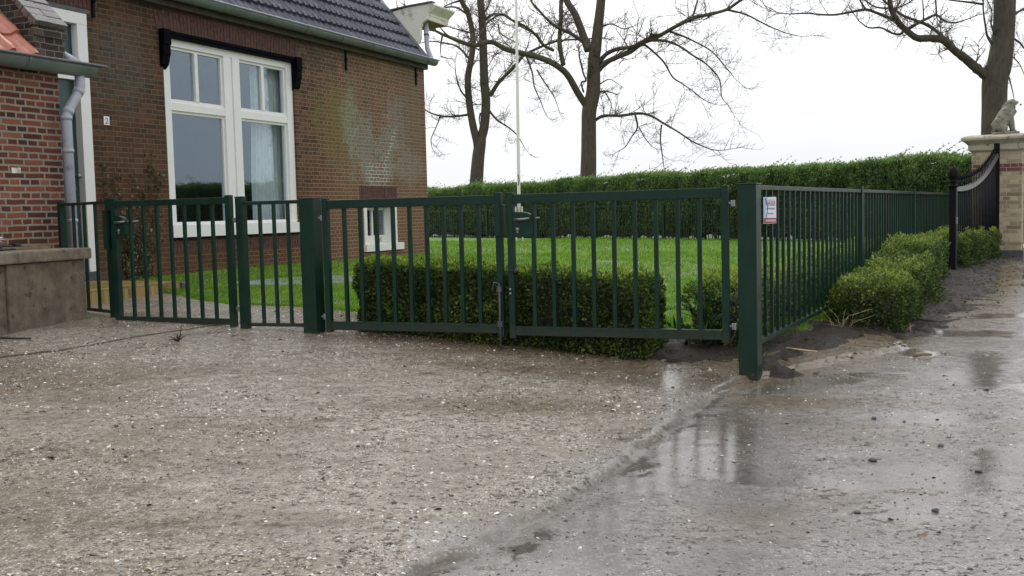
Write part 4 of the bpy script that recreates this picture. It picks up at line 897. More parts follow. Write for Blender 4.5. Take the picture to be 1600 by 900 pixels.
# flagpole on the lawn
def flagpole():
    x, y = .25, 30.; z = h1(x, y)+.02; t = thing('flagpole', 'tall white flagpole rising from the lawn in front of the tall hedge', 'flagpole', (x, y, z))
    m = MB(); n = 10; m.tube([(.10*(i/n), 0, .45+9.3*i/n) for i in range(n+1)], [.050-.020*i/n for i in range(n+1)], 14); m.build('pole', M['white'], t)
    m = MB(); m.box((-.11, -.09, -.1), (-.065, .09, 1.0)); m.box((.068, -.09, -.1), (.11, .09, 1.0)); m.build('tabernacle', M['oldwhite'], t, .006)
    m = MB(); m.tube([(-.12, 0, .8), (.12, 0, .8)], .015, 8); m.tube([(-.12, 0, .55), (.12, 0, .55)], .015, 8); m.build('pin', M['steel'], t)
    m = MB(); m.lathe([(.001, 9.75), (.05, 9.78), (.06, 9.83), (.04, 9.88), (.001, 9.9)], (.10, 0, 0), 14); m.build('truck', M['white'], t)
    m = MB(); m.tube([(.0, -.07, 1.6), (.03, -.10, 1.75), (.0, -.07, 1.9)], .012, 6); m.build('cleat', M['rubber'], t)
flagpole()

# ================================================================== TREES AND PLANTS
# limbs: (x, y, z, radius) in metres
MID_LIMBS = [
 [(2.7,36.5,2.32,0.287),(2.74,36.5,3.3,0.264),(2.76,36.5,4.17,0.253),(2.79,36.5,4.77,0.253),(2.94,36.5,5.42,0.242),(2.98,36.5,6.45,0.209),(3.05,36.5,6.86,0.198),(3.18,36.5,7.82,0.165),(3.26,36.5,8.45,0.154),(3.39,36.5,9.94,0.132),(3.3,36.5,11.63,0.11),(3.5,36.5,13.52,0.077),(3.63,36.5,15.39,0.044)],
 [(2.8,36.5,6.78,0.143),(2.62,36.68,7.38,0.132),(2.4,36.9,8.07,0.121),(2.13,37.07,8.59,0.11),(2.04,37.29,9.38,0.099),(1.74,37.58,10.35,0.088)],
 [(2.68,36.5,4.93,0.121),(2.39,36.34,5.36,0.115),(2.03,36.12,5.95,0.109),(1.58,35.95,6.29,0.103),(1.1,35.78,6.48,0.097),(0.62,35.63,6.59,0.091),(-0.01,35.43,6.73,0.084),(-0.48,35.26,6.95,0.078),(-1.03,35.08,6.82,0.072),(-1.56,34.9,6.96,0.066)],
 [(1.91,36.03,6.26,0.099),(1.82,36.41,7.03,0.093),(1.9,36.82,7.91,0.086),(1.95,37.15,8.62,0.079),(2.14,37.57,9.52,0.073),(2.1,38.07,10.62,0.066)],
 [(1.61,36.28,6.78,0.066),(1.28,36.1,6.92,0.061),(1.04,35.89,7.21,0.055),(0.64,35.63,7.49,0.05),(0.17,35.35,7.68,0.045),(-0.14,35.17,7.81,0.039),(-0.54,34.93,7.55,0.034),(-0.69,34.78,7.3,0.029)],
 [(2.69,36.59,7.04,0.071),(2.28,36.49,7.32,0.064),(1.95,36.42,7.47,0.058),(1.55,36.32,7.7,0.052),(1.15,36.2,8.09,0.046),(0.87,36.11,8.44,0.039),(0.68,35.97,9.04,0.033)],
 [(2.6,36.37,5.36,0.04),(2.53,36.43,5.69,0.038),(2.69,36.47,5.77,0.036),(2.6,36.53,6.06,0.035),(2.5,36.63,6.57,0.033)],
 [(3.11,36.5,6.09,0.11),(3.39,36.4,6.35,0.105),(3.79,36.28,6.52,0.099),(4.19,36.17,6.66,0.094),(4.58,36.04,6.91,0.088),(5.12,35.89,7.11,0.083),(5.66,35.72,7.38,0.077),(6.2,35.56,7.61,0.072),(6.72,35.41,7.69,0.066),(7.25,35.26,7.8,0.061),(7.54,35.16,7.97,0.055),(7.98,35.01,8.24,0.05),(8.56,34.82,8.53,0.044)],
 [(3.12,36.5,6.33,0.093),(3.4,36.37,6.63,0.086),(3.79,36.23,6.77,0.079),(4.26,36.08,6.8,0.073),(4.57,35.97,6.94,0.066)],
 [(4.58,36.04,6.91,0.048),(4.91,36.17,6.68,0.043),(5.34,36.34,6.29,0.037),(5.64,36.52,5.83,0.032),(5.94,36.62,5.63,0.026),(6.33,36.76,5.39,0.021),(6.77,36.92,5.07,0.015)],
 [(4.81,35.99,6.97,0.053),(5.27,35.79,6.93,0.047),(5.71,35.59,6.73,0.042),(6.14,35.35,6.37,0.036),(6.57,35.11,6.01,0.03),(6.91,34.85,5.51,0.025),(6.93,34.62,4.94,0.019),(7.06,34.5,4.69,0.013)],
 [(5.43,35.8,7.24,0.044),(5.95,36.07,7.11,0.038),(6.48,36.34,6.91,0.032),(7.02,36.63,6.66,0.026),(7.49,36.94,6.24,0.019),(7.87,37.2,5.86,0.013)],
 [(7.25,35.26,7.8,0.044),(7.94,35.53,7.68,0.036),(8.64,35.83,7.4,0.029),(9.35,36.12,7.16,0.021),(9.89,36.32,7.06,0.013)],
 [(6.2,35.56,7.69,0.04),(6.41,35.84,8.25,0.03),(6.57,36.21,9.03,0.02)],
 [(3,36.5,4.43,0.066),(3.28,36.43,4.56,0.061),(3.84,36.32,4.54,0.055),(4.48,36.19,4.59,0.05),(4.87,36.1,4.47,0.044),(5.26,36,4.21,0.039),(5.72,35.89,3.91,0.033),(6.18,35.77,3.57,0.028),(6.6,35.67,3.36,0.022)],
 [(4.32,36.23,4.54,0.04),(4.41,36.4,4.14,0.033),(4.22,36.55,3.83,0.026),(4.03,36.71,3.52,0.02),(3.79,36.83,3.37,0.013)],
 [(4.46,36.4,4.14,0.026),(4.66,36.16,3.71,0.019),(4.86,35.99,3.44,0.011)],
 [(5.18,36.02,4.17,0.035),(5.16,36.22,3.71,0.027),(5.27,36.49,3.07,0.019),(5.33,36.62,2.75,0.011)],
 [(3.06,36.5,5.32,0.044),(3.31,36.58,5.41,0.033),(3.65,36.68,5.34,0.022)],
 [(3.33,36.58,5.39,0.029),(3.52,36.69,5.09,0.02),(3.61,36.79,4.77,0.011)],
 [(3.12,36.5,5.6,0.031),(3.49,36.62,5.81,0.021),(3.82,36.73,5.65,0.011)],
 [(3.14,36.5,7.5,0.035),(3.57,36.35,7.62,0.028),(3.96,36.22,7.43,0.021),(4.28,36.12,7.48,0.013)],
 [(3.28,36.5,8.61,0.048),(3.79,36.68,8.96,0.038),(4.65,36.96,9.4,0.028),(5.7,37.33,10.19,0.018)],
 [(3.38,36.5,9.65,0.055),(4.17,36.85,10.59,0.036),(4.89,37.25,11.81,0.018)],
 [(3.31,36.5,9.89,0.055),(2.7,36.86,10.95,0.036),(2.27,37.28,12.36,0.018)],
]
FORKED_LIMBS = [
 [(-1.38,43,2.09,0.286),(-1.24,43,3.5,0.254),(-1.14,43,4.11,0.234),(-1.06,43,4.47,0.182)],
 [(-1.24,43,3.66,0.208),(-1.14,43,4.23,0.199),(-0.96,43,4.8,0.191),(-0.86,43,5.76,0.183),(-0.9,43,6.52,0.175),(-0.91,43,7.47,0.166),(-0.91,43,8.42,0.158),(-0.94,43,9.37,0.15),(-0.97,43,9.84,0.142),(-0.89,43,10.97,0.133),(-0.95,43,12.28,0.125),(-0.82,43,13.77,0.117)],
 [(-1.25,43,3.66,0.169),(-1.26,42.95,4.18,0.16),(-1.39,42.88,4.81,0.151),(-1.51,42.79,5.66,0.142),(-1.55,42.69,6.69,0.132),(-1.38,42.6,7.52,0.123),(-1.29,42.52,8.26,0.114),(-1.45,42.42,9.18,0.105),(-1.71,42.35,9.73,0.096),(-1.92,42.25,10.64,0.087),(-2.06,42.13,11.81,0.078)],
 [(-0.69,43,6.04,0.093),(-0.34,42.81,6.53,0.086),(0.15,42.6,6.97,0.078),(0.49,42.45,7.31,0.07),(0.78,42.32,7.57,0.062),(1.49,42.08,7.84,0.055),(2.05,41.9,7.98,0.047),(2.6,41.72,7.99,0.039)],
 [(-0.64,42.97,6.13,0.057),(-0.19,43.2,6.77,0.047),(0.25,43.38,7.16,0.036),(0.5,43.48,7.41,0.026)],
 [(-1.62,42.82,5.3,0.062),(-2.11,42.97,5.26,0.054),(-2.6,43.12,5.29,0.046),(-2.99,43.24,5.4,0.037),(-3.29,43.33,5.56,0.029),(-3.58,43.46,5.87,0.021)],
 [(-2.7,43.16,5.34,0.034),(-2.89,43,4.85,0.027),(-3.09,42.84,4.37,0.02),(-3.05,42.72,3.98,0.013)],
 [(-0.75,43,5.47,0.057),(-0.42,42.84,5.06,0.047),(0,42.69,4.76,0.036),(0.33,42.55,4.45,0.026),(0.56,42.41,4.06,0.016)],
 [(-1.5,42.6,7.52,0.057),(-1.92,42.78,7.99,0.047),(-2.41,42.93,8.16,0.038),(-2.99,43.11,8.28,0.028),(-3.49,43.26,8.24,0.018)],
 [(-0.78,43,8.13,0.057),(-0.3,43.15,8.1,0.049),(0.18,43.3,7.92,0.042),(0.51,43.41,7.83,0.034),(0.85,43.52,7.7,0.026)],
 [(-0.77,43,9.08,0.068),(-0.46,42.89,9.24,0.059),(0.02,42.74,9.15,0.051),(0.39,42.6,8.84,0.043),(0.67,42.49,8.63,0.034),(0.95,42.39,8.46,0.026)],
 [(-0.28,42.82,8.85,0.039),(-0.19,42.94,8.49,0.03),(0.28,43.11,8.22,0.022),(0.57,43.21,8.04,0.013)],
 [(0.8,43.5,7.69,0.047),(1.03,43.29,6.99,0.039),(1.1,43.11,6.39,0.031),(1.33,42.92,5.79,0.023),(1.46,42.79,5.39,0.016)],
 [(1.22,43.29,7.08,0.039),(1.51,43.51,6.62,0.03),(1.9,43.79,6.06,0.022),(2.09,44,5.59,0.013)],
 [(-1.09,43,5.38,0.042),(-1.15,43.09,5.1,0.027),(-1.09,43.21,4.73,0.013)],
 [(-1.43,42.77,5.75,0.052),(-1.82,42.58,6.21,0.04),(-1.99,42.4,6.76,0.028),(-2.02,42.25,7.21,0.016)],
 [(-1.23,42.5,8.44,0.047),(-1.61,42.62,8.56,0.035),(-2.29,42.83,8.81,0.024),(-2.48,42.92,9.01,0.013)],
 [(-0.89,43,9.27,0.052),(-0.64,43.14,9.67,0.034),(-0.43,43.38,10.47,0.016)],
 [(-0.92,43,9.84,0.057),(-1.39,43.28,10.66,0.036),(-1.86,43.63,11.8,0.016)],
 [(-1.49,42.42,9.18,0.052),(-1.95,42.25,9.44,0.04),(-2.51,42.07,9.33,0.028),(-2.98,41.86,8.84,0.016)],
 [(-1.71,42.35,9.73,0.047),(-2.25,42.58,9.6,0.03),(-2.74,42.81,9.38,0.013)],
]
PILLAR_TREE_LIMBS = [
 [(11.2,24.6,2.5,0.282),(11.19,24.6,2.82,0.275),(11.2,24.6,3.5,0.275),(11.21,24.6,4.08,0.282),(11.31,24.6,4.47,0.275),(11.4,24.6,5.19,0.238),(11.42,24.6,5.91,0.238),(11.44,24.6,7.2,0.208),(11.34,24.6,8.77,0.163),(11.44,24.6,10.59,0.104),(11.37,24.6,12.26,0.045)],
 [(11.09,24.6,4.14,0.141),(10.87,24.55,4.29,0.134),(10.65,24.5,4.45,0.126),(10.44,24.45,4.61,0.119),(10.17,24.38,4.78,0.111),(9.92,24.32,4.99,0.104),(9.58,24.26,5.04,0.097),(9.27,24.2,5.04,0.089),(9.01,24.14,5.2,0.082),(8.79,24.08,5.4,0.074),(8.63,24.02,5.63,0.067),(8.56,23.97,5.86,0.059),(8.47,23.9,6.17,0.052)],
 [(8.66,24.06,5.45,0.045),(8.32,23.96,5.56,0.04),(8,23.86,5.64,0.036),(7.69,23.77,5.59,0.032),(7.28,23.65,5.51,0.028),(6.92,23.55,5.5,0.023),(6.56,23.45,5.52,0.019),(6.16,23.33,5.49,0.015)],
 [(8,23.86,5.64,0.03),(7.89,23.94,5.87,0.022),(7.87,24.02,6.12,0.015)],
 [(9.91,24.32,5.03,0.056),(9.82,24.37,5.17,0.051),(9.61,24.46,5.36,0.046),(9.4,24.55,5.48,0.041),(9.14,24.64,5.61,0.036),(8.97,24.71,5.75,0.031),(8.72,24.83,6.02,0.026),(8.55,24.91,6.24,0.021)],
 [(8.98,24.13,5.26,0.039),(8.87,24.17,5.13,0.034),(8.7,24.21,5.17,0.029),(8.47,24.26,5.3,0.024),(8.21,24.32,5.32,0.02),(8.03,24.37,5.47,0.015)],
 [(9.01,24.14,5.22,0.045),(9.21,24.05,5.34,0.04),(9.42,23.97,5.44,0.035),(9.58,23.9,5.49,0.03),(9.74,23.83,5.34,0.025),(9.95,23.76,5.29,0.02),(10.15,23.68,5.34,0.015)],
 [(9.58,23.9,5.49,0.027),(9.6,24.01,5.84,0.019),(9.56,24.1,6.14,0.012)],
 [(9.33,24,5.4,0.022),(9.29,23.91,5.64,0.017),(9.23,23.82,5.9,0.012)],
 [(11.15,24.6,4.9,0.036),(11,24.53,5.09,0.031),(10.93,24.47,5.28,0.027),(10.82,24.35,5.64,0.022),(10.77,24.24,5.95,0.018)],
 [(11.16,24.54,5.14,0.03),(11.12,24.62,5.39,0.024),(11.17,24.69,5.65,0.018),(11.11,24.79,5.95,0.012)],
 [(10.81,24.3,5.77,0.033),(10.49,24.37,5.84,0.026),(10.09,24.46,5.92,0.019),(9.69,24.55,6.04,0.012)],
 [(11.62,24.6,5.04,0.033),(11.75,24.55,4.93,0.026),(11.86,24.48,4.75,0.019),(12.06,24.39,4.61,0.012)],
 [(11.64,24.6,5.57,0.033),(11.9,24.68,5.72,0.026),(12.24,24.77,5.78,0.019),(12.64,24.88,5.74,0.012)],
 [(11.53,24.6,4.17,0.022),(11.58,24.54,3.87,0.016),(11.6,24.5,3.68,0.009)],
 [(11.58,24.6,4.66,0.021),(11.8,24.66,4.46,0.015),(11.93,24.71,4.23,0.009)],
 [(10.35,24.42,4.73,0.019),(10.42,24.47,4.9,0.013),(10.47,24.5,5,0.007)],
 [(8.53,24,5.68,0.03),(8.21,23.91,5.71,0.021),(7.89,23.81,5.89,0.012)],
 [(8.97,24.71,5.78,0.03),(9.1,24.78,6,0.021),(9.23,24.86,6.26,0.012)],
 [(11.42,24.6,6.2,0.052),(10.95,24.76,6.82,0.041),(10.33,24.92,7.26,0.029),(9.6,25.08,7.51,0.018)],
 [(11.42,24.6,6.39,0.052),(12.03,24.76,6.99,0.035),(12.9,24.95,7.49,0.018)],
 [(11.36,24.6,7.34,0.045),(10.95,24.78,8.12,0.03),(10.69,24.99,9.14,0.015)],
 [(11.41,24.6,7.82,0.045),(11.94,24.82,8.82,0.03),(12.27,25.02,9.83,0.015)],
]

def tree(label, limbs, ntrunk, seed, dens, tw=.006, ground=None, wind=(.35, 0, .25), lmax=2.6, minr=0.):
    rs = random.Random(seed); bx, by = limbs[0][0][0], limbs[0][0][1]; bz = h1(bx, by)
    t = thing('bare_tree', label, 'tree', (bx, by, bz))
    loc = lambda p: (p[0]-bx, p[1]-by, p[2]-bz)
    def smooth(l):
        P = [Vector(loc(p)) for p in l]; out = []; rr = []
        for i in range(len(P)-1):
            a = P[max(i-1, 0)]; b = P[i]; c = P[i+1]; d = P[min(i+2, len(P)-1)]
            for k in range(4):
                q = k/4; out.append(.5*((2*b)+(c-a)*q+(2*a-5*b+4*c-d)*q*q+(3*b-a-3*c+d)*q*q*q)); rr.append(l[i][3]*(1-q)+l[i+1][3]*q)
        out.append(P[-1]); rr.append(l[-1][3])
        return out, rr
    m = MB(); L = [smooth(l) for l in limbs]
    P, rr = L[0]; P = [Vector((P[0].x, P[0].y, -.15)), Vector((P[0].x, P[0].y, .15))]+P[1:]; rr = [rr[0]*1.35, rr[0]*1.12]+rr[1:]
    m.tube(P, rr, 18)
    for p, r_ in L[1:ntrunk]: m.tube(p, r_, 14)
    o = m.build('trunk', M['bark'], t)
    rg = np.array([v.co[:] for v in o.data.vertices]); 
    m = MB()
    for p, r_ in L[ntrunk:]:
        m.tube(p, [q*rs.uniform(.78, .95) for q in r_], 8)
    m.build('branches', M['bark'], t)
    m = MB(); W = Vector(wind); cnt = [0]
    def twig(p, d, ln, r_, lev):
        n = 6 if lev < 2 else 4; pts = [p]; cur = p.copy(); dd = d.normalized(); rad = [r_]
        curl = Vector((rs.uniform(-1, 1), rs.uniform(-.6, .6), rs.uniform(-.6, 1)))
        for i in range(n):
            dd = (dd+W*.13+curl*.09+Vector((rs.uniform(-1, 1), rs.uniform(-1, 1), rs.uniform(-1, 1)))*.13).normalized(); cur = cur+dd*ln/n; pts.append(cur.copy()); rad.append(max(r_*(1-(i+1)/n*.75), tw*.45))
            if lev < 3 and i >= 0:
                for _ in range(rs.choice((1, 1, 2)) if lev < 2 else rs.choice((0, 1, 1))):
                    s = Vector((rs.uniform(-1, 1), rs.uniform(-.6, .6), rs.uniform(-.7, 1))).normalized()
                    twig(cur, dd*.65+s*.75, ln*rs.uniform(.35, .6), max(r_*.6, tw*.7), lev+1)
        m.tube(pts, rad, 3 if r_ < .02 else 5, cap=False); cnt[0] += 1
    for li, (p, r_) in enumerate(L):
        if li == 0: continue
        ln = sum((p[i+1]-p[i]).length for i in range(len(p)-1)); acc = 0; step = rs.uniform(.2, .5)/dens
        for i in range(len(p)-1):
            seg = p[i+1]-p[i]; acc += seg.length
            if acc > step and (i > len(p)*.25 or li >= ntrunk):
                acc = 0; step = rs.uniform(.22, .6)/dens; dd = seg.normalized()
                thin = max(0, 1-r_[i]/.14)
                s = Vector((rs.uniform(-1, 1), rs.uniform(-.7, .7), rs.uniform(-.6, 1))).normalized()
                twig(p[i], dd*.5+s, min(lmax, .5+ln*.22)*rs.uniform(.45, 1.1)*(.5+.5*thin), max(tw*1.3, min(r_[i]*.35, .02)), 1)
        twig(p[-1], (p[-1]-p[-2]), min(lmax, ln*.3), r_[-1], 1)
    m.build('twigs', M['twig'], t); return t
tree('large bare tree with long spreading limbs behind the middle of the tall hedge', MID_LIMBS, 3, 3, 1.9, .0075)
tree('bare twin-stemmed tree behind the hedge, next to the brick house', FORKED_LIMBS, 3, 5, 1.8, .008)
tree('thick bare tree behind the brick gate pillar with one limb reaching left', PILLAR_TREE_LIMBS, 1, 8, 1.8, .006, lmax=1.8)

# ---------------------------------------------------------------- clipped plants
def shell_points(n, Lx, Wy, Hz, seed=0, zb=0., lump=.06, bottom=0., rad=.12):
    """points + normals on an uneven rounded box (x 0..Lx, y -W/2..W/2, z zb..Hz)"""
    aT, aF, aE = Lx*Wy, Lx*(Hz-zb), Wy*(Hz-zb); tot = aT+2*aF+2*aE
    r_ = rng.random(n)*tot; u = rng.random(n); w = rng.random(n); P = np.zeros((n, 3)); Nn = np.zeros((n, 3))
    c = [aT, aT+aF, aT+2*aF, aT+2*aF+aE, tot+1]; k = np.searchsorted(c, r_)
    for j in range(5):
        q = k == j; m = q.sum()
        if j == 0: P[q] = np.c_[u[q]*Lx, (w[q]-.5)*Wy, np.full(m, Hz)]; Nn[q] = (0, 0, 1)
        elif j in (1, 2): s = -1 if j == 1 else 1; P[q] = np.c_[u[q]*Lx, np.full(m, s*Wy/2), zb+w[q]*(Hz-zb)]; Nn[q] = (0, s, 0)
        else: s = 0 if j == 3 else 1; P[q] = np.c_[np.full(m, s*Lx), (u[q]-.5)*Wy, zb+w[q]*(Hz-zb)]; Nn[q] = (s*2-1, 0, 0)
    # round the corners
    q_ = rad; cx = np.clip(P[:, 0], q_, Lx-q_); cy = np.clip(P[:, 1], -Wy/2+q_, Wy/2-q_); cz = np.minimum(P[:, 2], Hz-q_*.9)
    C = np.c_[cx, cy, cz]; D = P-C; Ln = np.linalg.norm(D, axis=1, keepdims=True); U = np.where(Ln > 1e-4, D/np.maximum(Ln, 1e-6), Nn)
    P = C+U*np.minimum(Ln, q_); Nn = unit(U*.7+Nn*.6)
    b = (fbm(P[:, 0]*4+P[:, 1]*3+seed, P[:, 2]*5+P[:, 1]*2+seed, 3)-.5)*2*lump+(fbm(P[:, 0]*13+seed, P[:, 2]*13+P[:, 1]*11, 2, 1)-.5)*lump
    return P+Nn*b[:, None], Nn
def box_plant(name, label, cat, origin, rz, Lx, Wy, Hz, n, leafmat, ls, zb=0., lump=.05, group=None, core=True, depth=.05, sprig=0, hslope=0.):
    t = thing(name, label, cat, origin, rz, group)
    P, Nn = shell_points(n, Lx, Wy, Hz, rng.random()*50, zb, lump, rad=.10 if lump < .08 else .2)
    P = P-Nn*(rng.exponential(depth, n)[:, None])
    # thin out low down and in random gaps
    gap = fbm(P[:, 0]*8+3, P[:, 2]*8+P[:, 1]*6, 3, 2); keep = (gap > .42) | (rng.random(n) < .45); keep &= (P[:, 2] > zb-.02+rng.random(n)*.10); P = P[keep]; Nn = Nn[keep]; n = len(P)
    if hslope: P[:, 2] += hslope*P[:, 0]
    D = unit(Nn*.55+rng.normal(size=(n, 3))*.65+np.array([0, 0, .45]))
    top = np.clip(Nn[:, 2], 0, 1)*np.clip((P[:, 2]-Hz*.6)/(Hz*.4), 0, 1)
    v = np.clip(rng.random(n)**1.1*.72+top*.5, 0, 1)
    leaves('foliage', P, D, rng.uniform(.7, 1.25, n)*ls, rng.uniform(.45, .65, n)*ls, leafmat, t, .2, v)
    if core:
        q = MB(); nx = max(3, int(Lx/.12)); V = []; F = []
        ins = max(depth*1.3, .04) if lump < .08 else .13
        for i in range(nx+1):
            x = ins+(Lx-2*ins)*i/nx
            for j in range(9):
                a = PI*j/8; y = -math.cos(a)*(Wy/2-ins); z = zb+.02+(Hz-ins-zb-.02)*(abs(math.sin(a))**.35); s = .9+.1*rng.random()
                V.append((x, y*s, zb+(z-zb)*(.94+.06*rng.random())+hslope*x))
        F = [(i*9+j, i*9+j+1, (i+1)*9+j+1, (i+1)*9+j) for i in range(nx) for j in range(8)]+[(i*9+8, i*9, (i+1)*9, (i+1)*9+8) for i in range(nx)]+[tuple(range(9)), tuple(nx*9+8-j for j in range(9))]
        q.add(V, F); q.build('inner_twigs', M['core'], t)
    m = MB(); k = int(Lx/.13)
    for i in range(k):
        x = .08+(Lx-.16)*(i+.5+.3*rng.normal()*.5)/k; y = (rng.random()-.5)*Wy*.45; p = Vector((x, y, -.06)); e = p+Vector((rng.normal()*.10, rng.normal()*.10, Hz*.55+zb*.4)); m.tube([p, (p+e)/2+Vector((rng.normal()*.03, rng.normal()*.03, 0)), e], [.010, .008, .005], 5)
    m.build('stems', M['stem'], t)
    return t
ga = math.atan2(-1.18, 2.88)
# boxwood hedge behind the driveway gate
hx, hy = -1.14, 8.53
box_plant('boxwood_hedge', 'clipped low boxwood hedge standing behind the green driveway gate', 'hedge', (hx, hy, .39), math.atan2(-1.17, 2.42), 2.40, .56, .62, 56000, M['boxleaf'], .030, .02, .05, depth=.03, hslope=-.055)
# bushes along the drive
def fpt(s, off): p = FA+FD*s+Vector((FD.y, -FD.x))*off; return p
rz = R(90-28.2)
p = fpt(2.02, .33); box_plant('boxwood_bush', 'largest rounded boxwood bush at the near end of the row in front of the fence', 'bush', (p.x, p.y, .25), rz, 1.35, .56, .45, 18000, M['bushleaf'], .032, .03, .13, 'boxwood bushes in front of the fence', depth=.035)
p = fpt(3.25, .32); box_plant('boxwood_bush', 'second boxwood bush from the front, pressed between the largest one and the black gate', 'bush', (p.x, p.y, .30), rz, 1.65, .58, .47, 17000, M['bushleaf'], .032, .03, .13, 'boxwood bushes in front of the fence', depth=.035)
p = fpt(4.75, .18); box_plant('boxwood_bush', 'dark boxwood bush just in front of the end of the black gate', 'bush', (p.x, p.y, .37), rz, 2.1, .56, .56, 17000, M['bushleaf'], .03, .03, .10, 'boxwood bushes in front of the fence', depth=.035)
p = fpt(7.80, .30); box_plant('boxwood_bush', 'row of boxwood growing through the bars of the black gate', 'bush', (p.x, p.y, .40), rz-R(3.2), 3.75, .50, .52, 36000, M['bushleaf'], .032, .04, .12, 'boxwood bushes in front of the fence', depth=.035)
p = fpt(.50, -.42); box_plant('boxwood_bush', 'dark low bush growing inside the fence near the corner post', 'bush', (p.x, p.y, .28), rz, 2.3, .50, .55, 15000, M['boxleaf'], .032, .04, .12, depth=.04)
p = fpt(2.9, -.40); box_plant('boxwood_bush', 'dark bushes inside the fence seen through its bars further along', 'bush', (p.x, p.y, .38), rz, 4.0, .5, .5, 14000, M['boxleaf'], .034, .04, .12, depth=.04)
# tall hedge behind the far fence
def tall_hedge():
    A = Vector((10.95, 20.6)); B = Vector((-8.0, 49.1)); d = B-A; Lx = d.length
    t = thing('tall_hedge', 'long tall green hedge with wind-blown shoots along the back of the lawn', 'hedge', (A.x, A.y, .46), math.atan2(d.y, d.x))
    n = 185000; Hz = 1.84; u = rng.random(n)**1.35; x = u*Lx; top = rng.random(n) < .30
    hh = Hz+(fbm(x*.9, x*0, 3)-.5)*.22
    z = np.where(top, hh-.02+rng.normal(0, .045, n), .10+(rng.random(n)**.85)*(hh-.1)); y = np.where(top, rng.uniform(-.05, .85, n), .0+rng.exponential(.07, n))
    y = y+(fbm(x*1.6, z*1.6, 3, 1)-.5)*-.30+(fbm(x*6, z*3, 2, 2)-.5)*-.12
    y += np.clip(z-(hh-.2), 0, 1)*.35*(~top)
    keep = (z > .26) | (rng.random(n) < .5*z/.26); P = np.c_[x, -y, z][keep]; tp = top[keep]; n = len(P)
    wl = np.array([-.45, -.50, 0.])          # wind bends the tips to the right of the picture
    D = unit(rng.normal(size=(n, 3))*.42+np.array([0, .30, .75])+wl*np.where(tp, 1., .6)[:, None])
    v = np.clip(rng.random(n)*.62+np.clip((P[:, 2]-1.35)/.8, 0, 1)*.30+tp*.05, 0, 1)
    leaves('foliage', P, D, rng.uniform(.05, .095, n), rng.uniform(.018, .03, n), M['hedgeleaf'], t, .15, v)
    # shoots sticking up
    P = []; D = []; m = MB()
    for i in range(900):
        x = (rng.random()**1.3)*Lx; y = rng.uniform(0, .8); z = Hz+(fbm(np.array([x*.9]), np.array([0.]), 3)[0]-.5)*.22; ln = rng.exponential(.085)+.04
        if rng.random() < .03: ln += .22
        p0 = Vector((x, -y, z-.05)); dd = Vector((-.35+rng.normal()*.2, -.2+rng.normal()*.2, 1)).normalized(); c = p0; pts = [c]
        for k in range(4):
            dd = (dd+Vector((-.18, -.16, -.03))).normalized(); c = c+dd*ln/4*1.3; pts.append(c)
            for q in range(3): P.append(c); D.append(np.array(dd)+rng.normal(size=3)*.45+np.array([-.3, -.1, .2]))
        m.tube(pts, [.004, .0035, .003, .002, .0015], 3, cap=False)
    leaves('shoot_leaves', np.array([tuple(p) for p in P]), np.array(D), rng.uniform(.05, .09, len(P)), .022, M['hedgeleaf'], t, .15, np.clip(rng.random(len(P))*.6+.3, 0, 1))
    for i in range(160):
        x = rng.random()*Lx; y = rng.uniform(.2, .6); m.tube([(x, -y, -.1), (x+rng.normal()*.08, -y, .5), (x+rng.normal()*.15, -y, 1.1)], [.022, .018, .012], 5)
    m.build('stems', M['stem'], t)
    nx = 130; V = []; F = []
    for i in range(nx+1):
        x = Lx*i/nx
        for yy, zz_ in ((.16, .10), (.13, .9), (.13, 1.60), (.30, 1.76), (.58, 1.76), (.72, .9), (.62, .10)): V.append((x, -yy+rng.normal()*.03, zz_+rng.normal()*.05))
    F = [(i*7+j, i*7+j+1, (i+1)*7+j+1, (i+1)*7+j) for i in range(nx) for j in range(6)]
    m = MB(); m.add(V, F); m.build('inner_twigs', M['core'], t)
tall_hedge()
# laurel by the corner post
def laurel():
    x, y = 1.42, 7.72; t = thing('laurel_plant', 'small broad-leaved laurel with glossy leaves behind the corner post', 'plant', (x, y, .30)); P = []; D = []; m = MB()
    for i in range(15):
        a = rng.random()*2*PI; tip = Vector((math.cos(a)*rng.uniform(.08, .30)-.03, math.sin(a)*rng.uniform(.05, .18), rng.uniform(.15, .48))); m.tube([(0, 0, -.04), tip*.5+Vector((0, 0, .03)), tip], [.008, .006, .003], 6)
        for k in range(9): q = rng.uniform(.35, 1.); P.append(np.array(tip*q)); D.append(np.array(tip.normalized())*.5+rng.normal(size=3)*.6+np.array([0, 0, .1]))
    m.build('stems', M['stem'], t)
    leaves('foliage', np.array(P), np.array(D), rng.uniform(.06, .13, len(P)), rng.uniform(.028, .045, len(P)), M['laurel'], t, .15)
laurel()
def creeper():
    t = thing('wall_creeper', 'half-dead creeper clinging to the brick wall between door and large window', 'climber', (-1.515, 19.654, HB), R(66.8)); m = MB(); P = []
    for i in range(16):
        x = -7.55+rng.normal()*.1; z = .0; pts = [(x, -.02, z)]; top = rng.uniform(.4, 1.45)
        while z < top: z += .1; x += rng.normal()*.06; pts.append((min(max(x, -8.05), -7.0), -.018-rng.random()*.015, z)); P += [(pts[-1][0]+rng.normal()*.05, -.03-rng.random()*.04, z+rng.normal()*.04) for _ in range(8)]
        m.tube(pts, .005, 5)
    m.build('stems', M['stem'], t); P = np.array(P); n = len(P)
    leaves('foliage', P, rng.normal(size=(n, 3))*np.array([1, .3, 1]), rng.uniform(.025, .06, n), rng.uniform(.02, .035, n), M['deadleaf'], t, .2)
creeper()
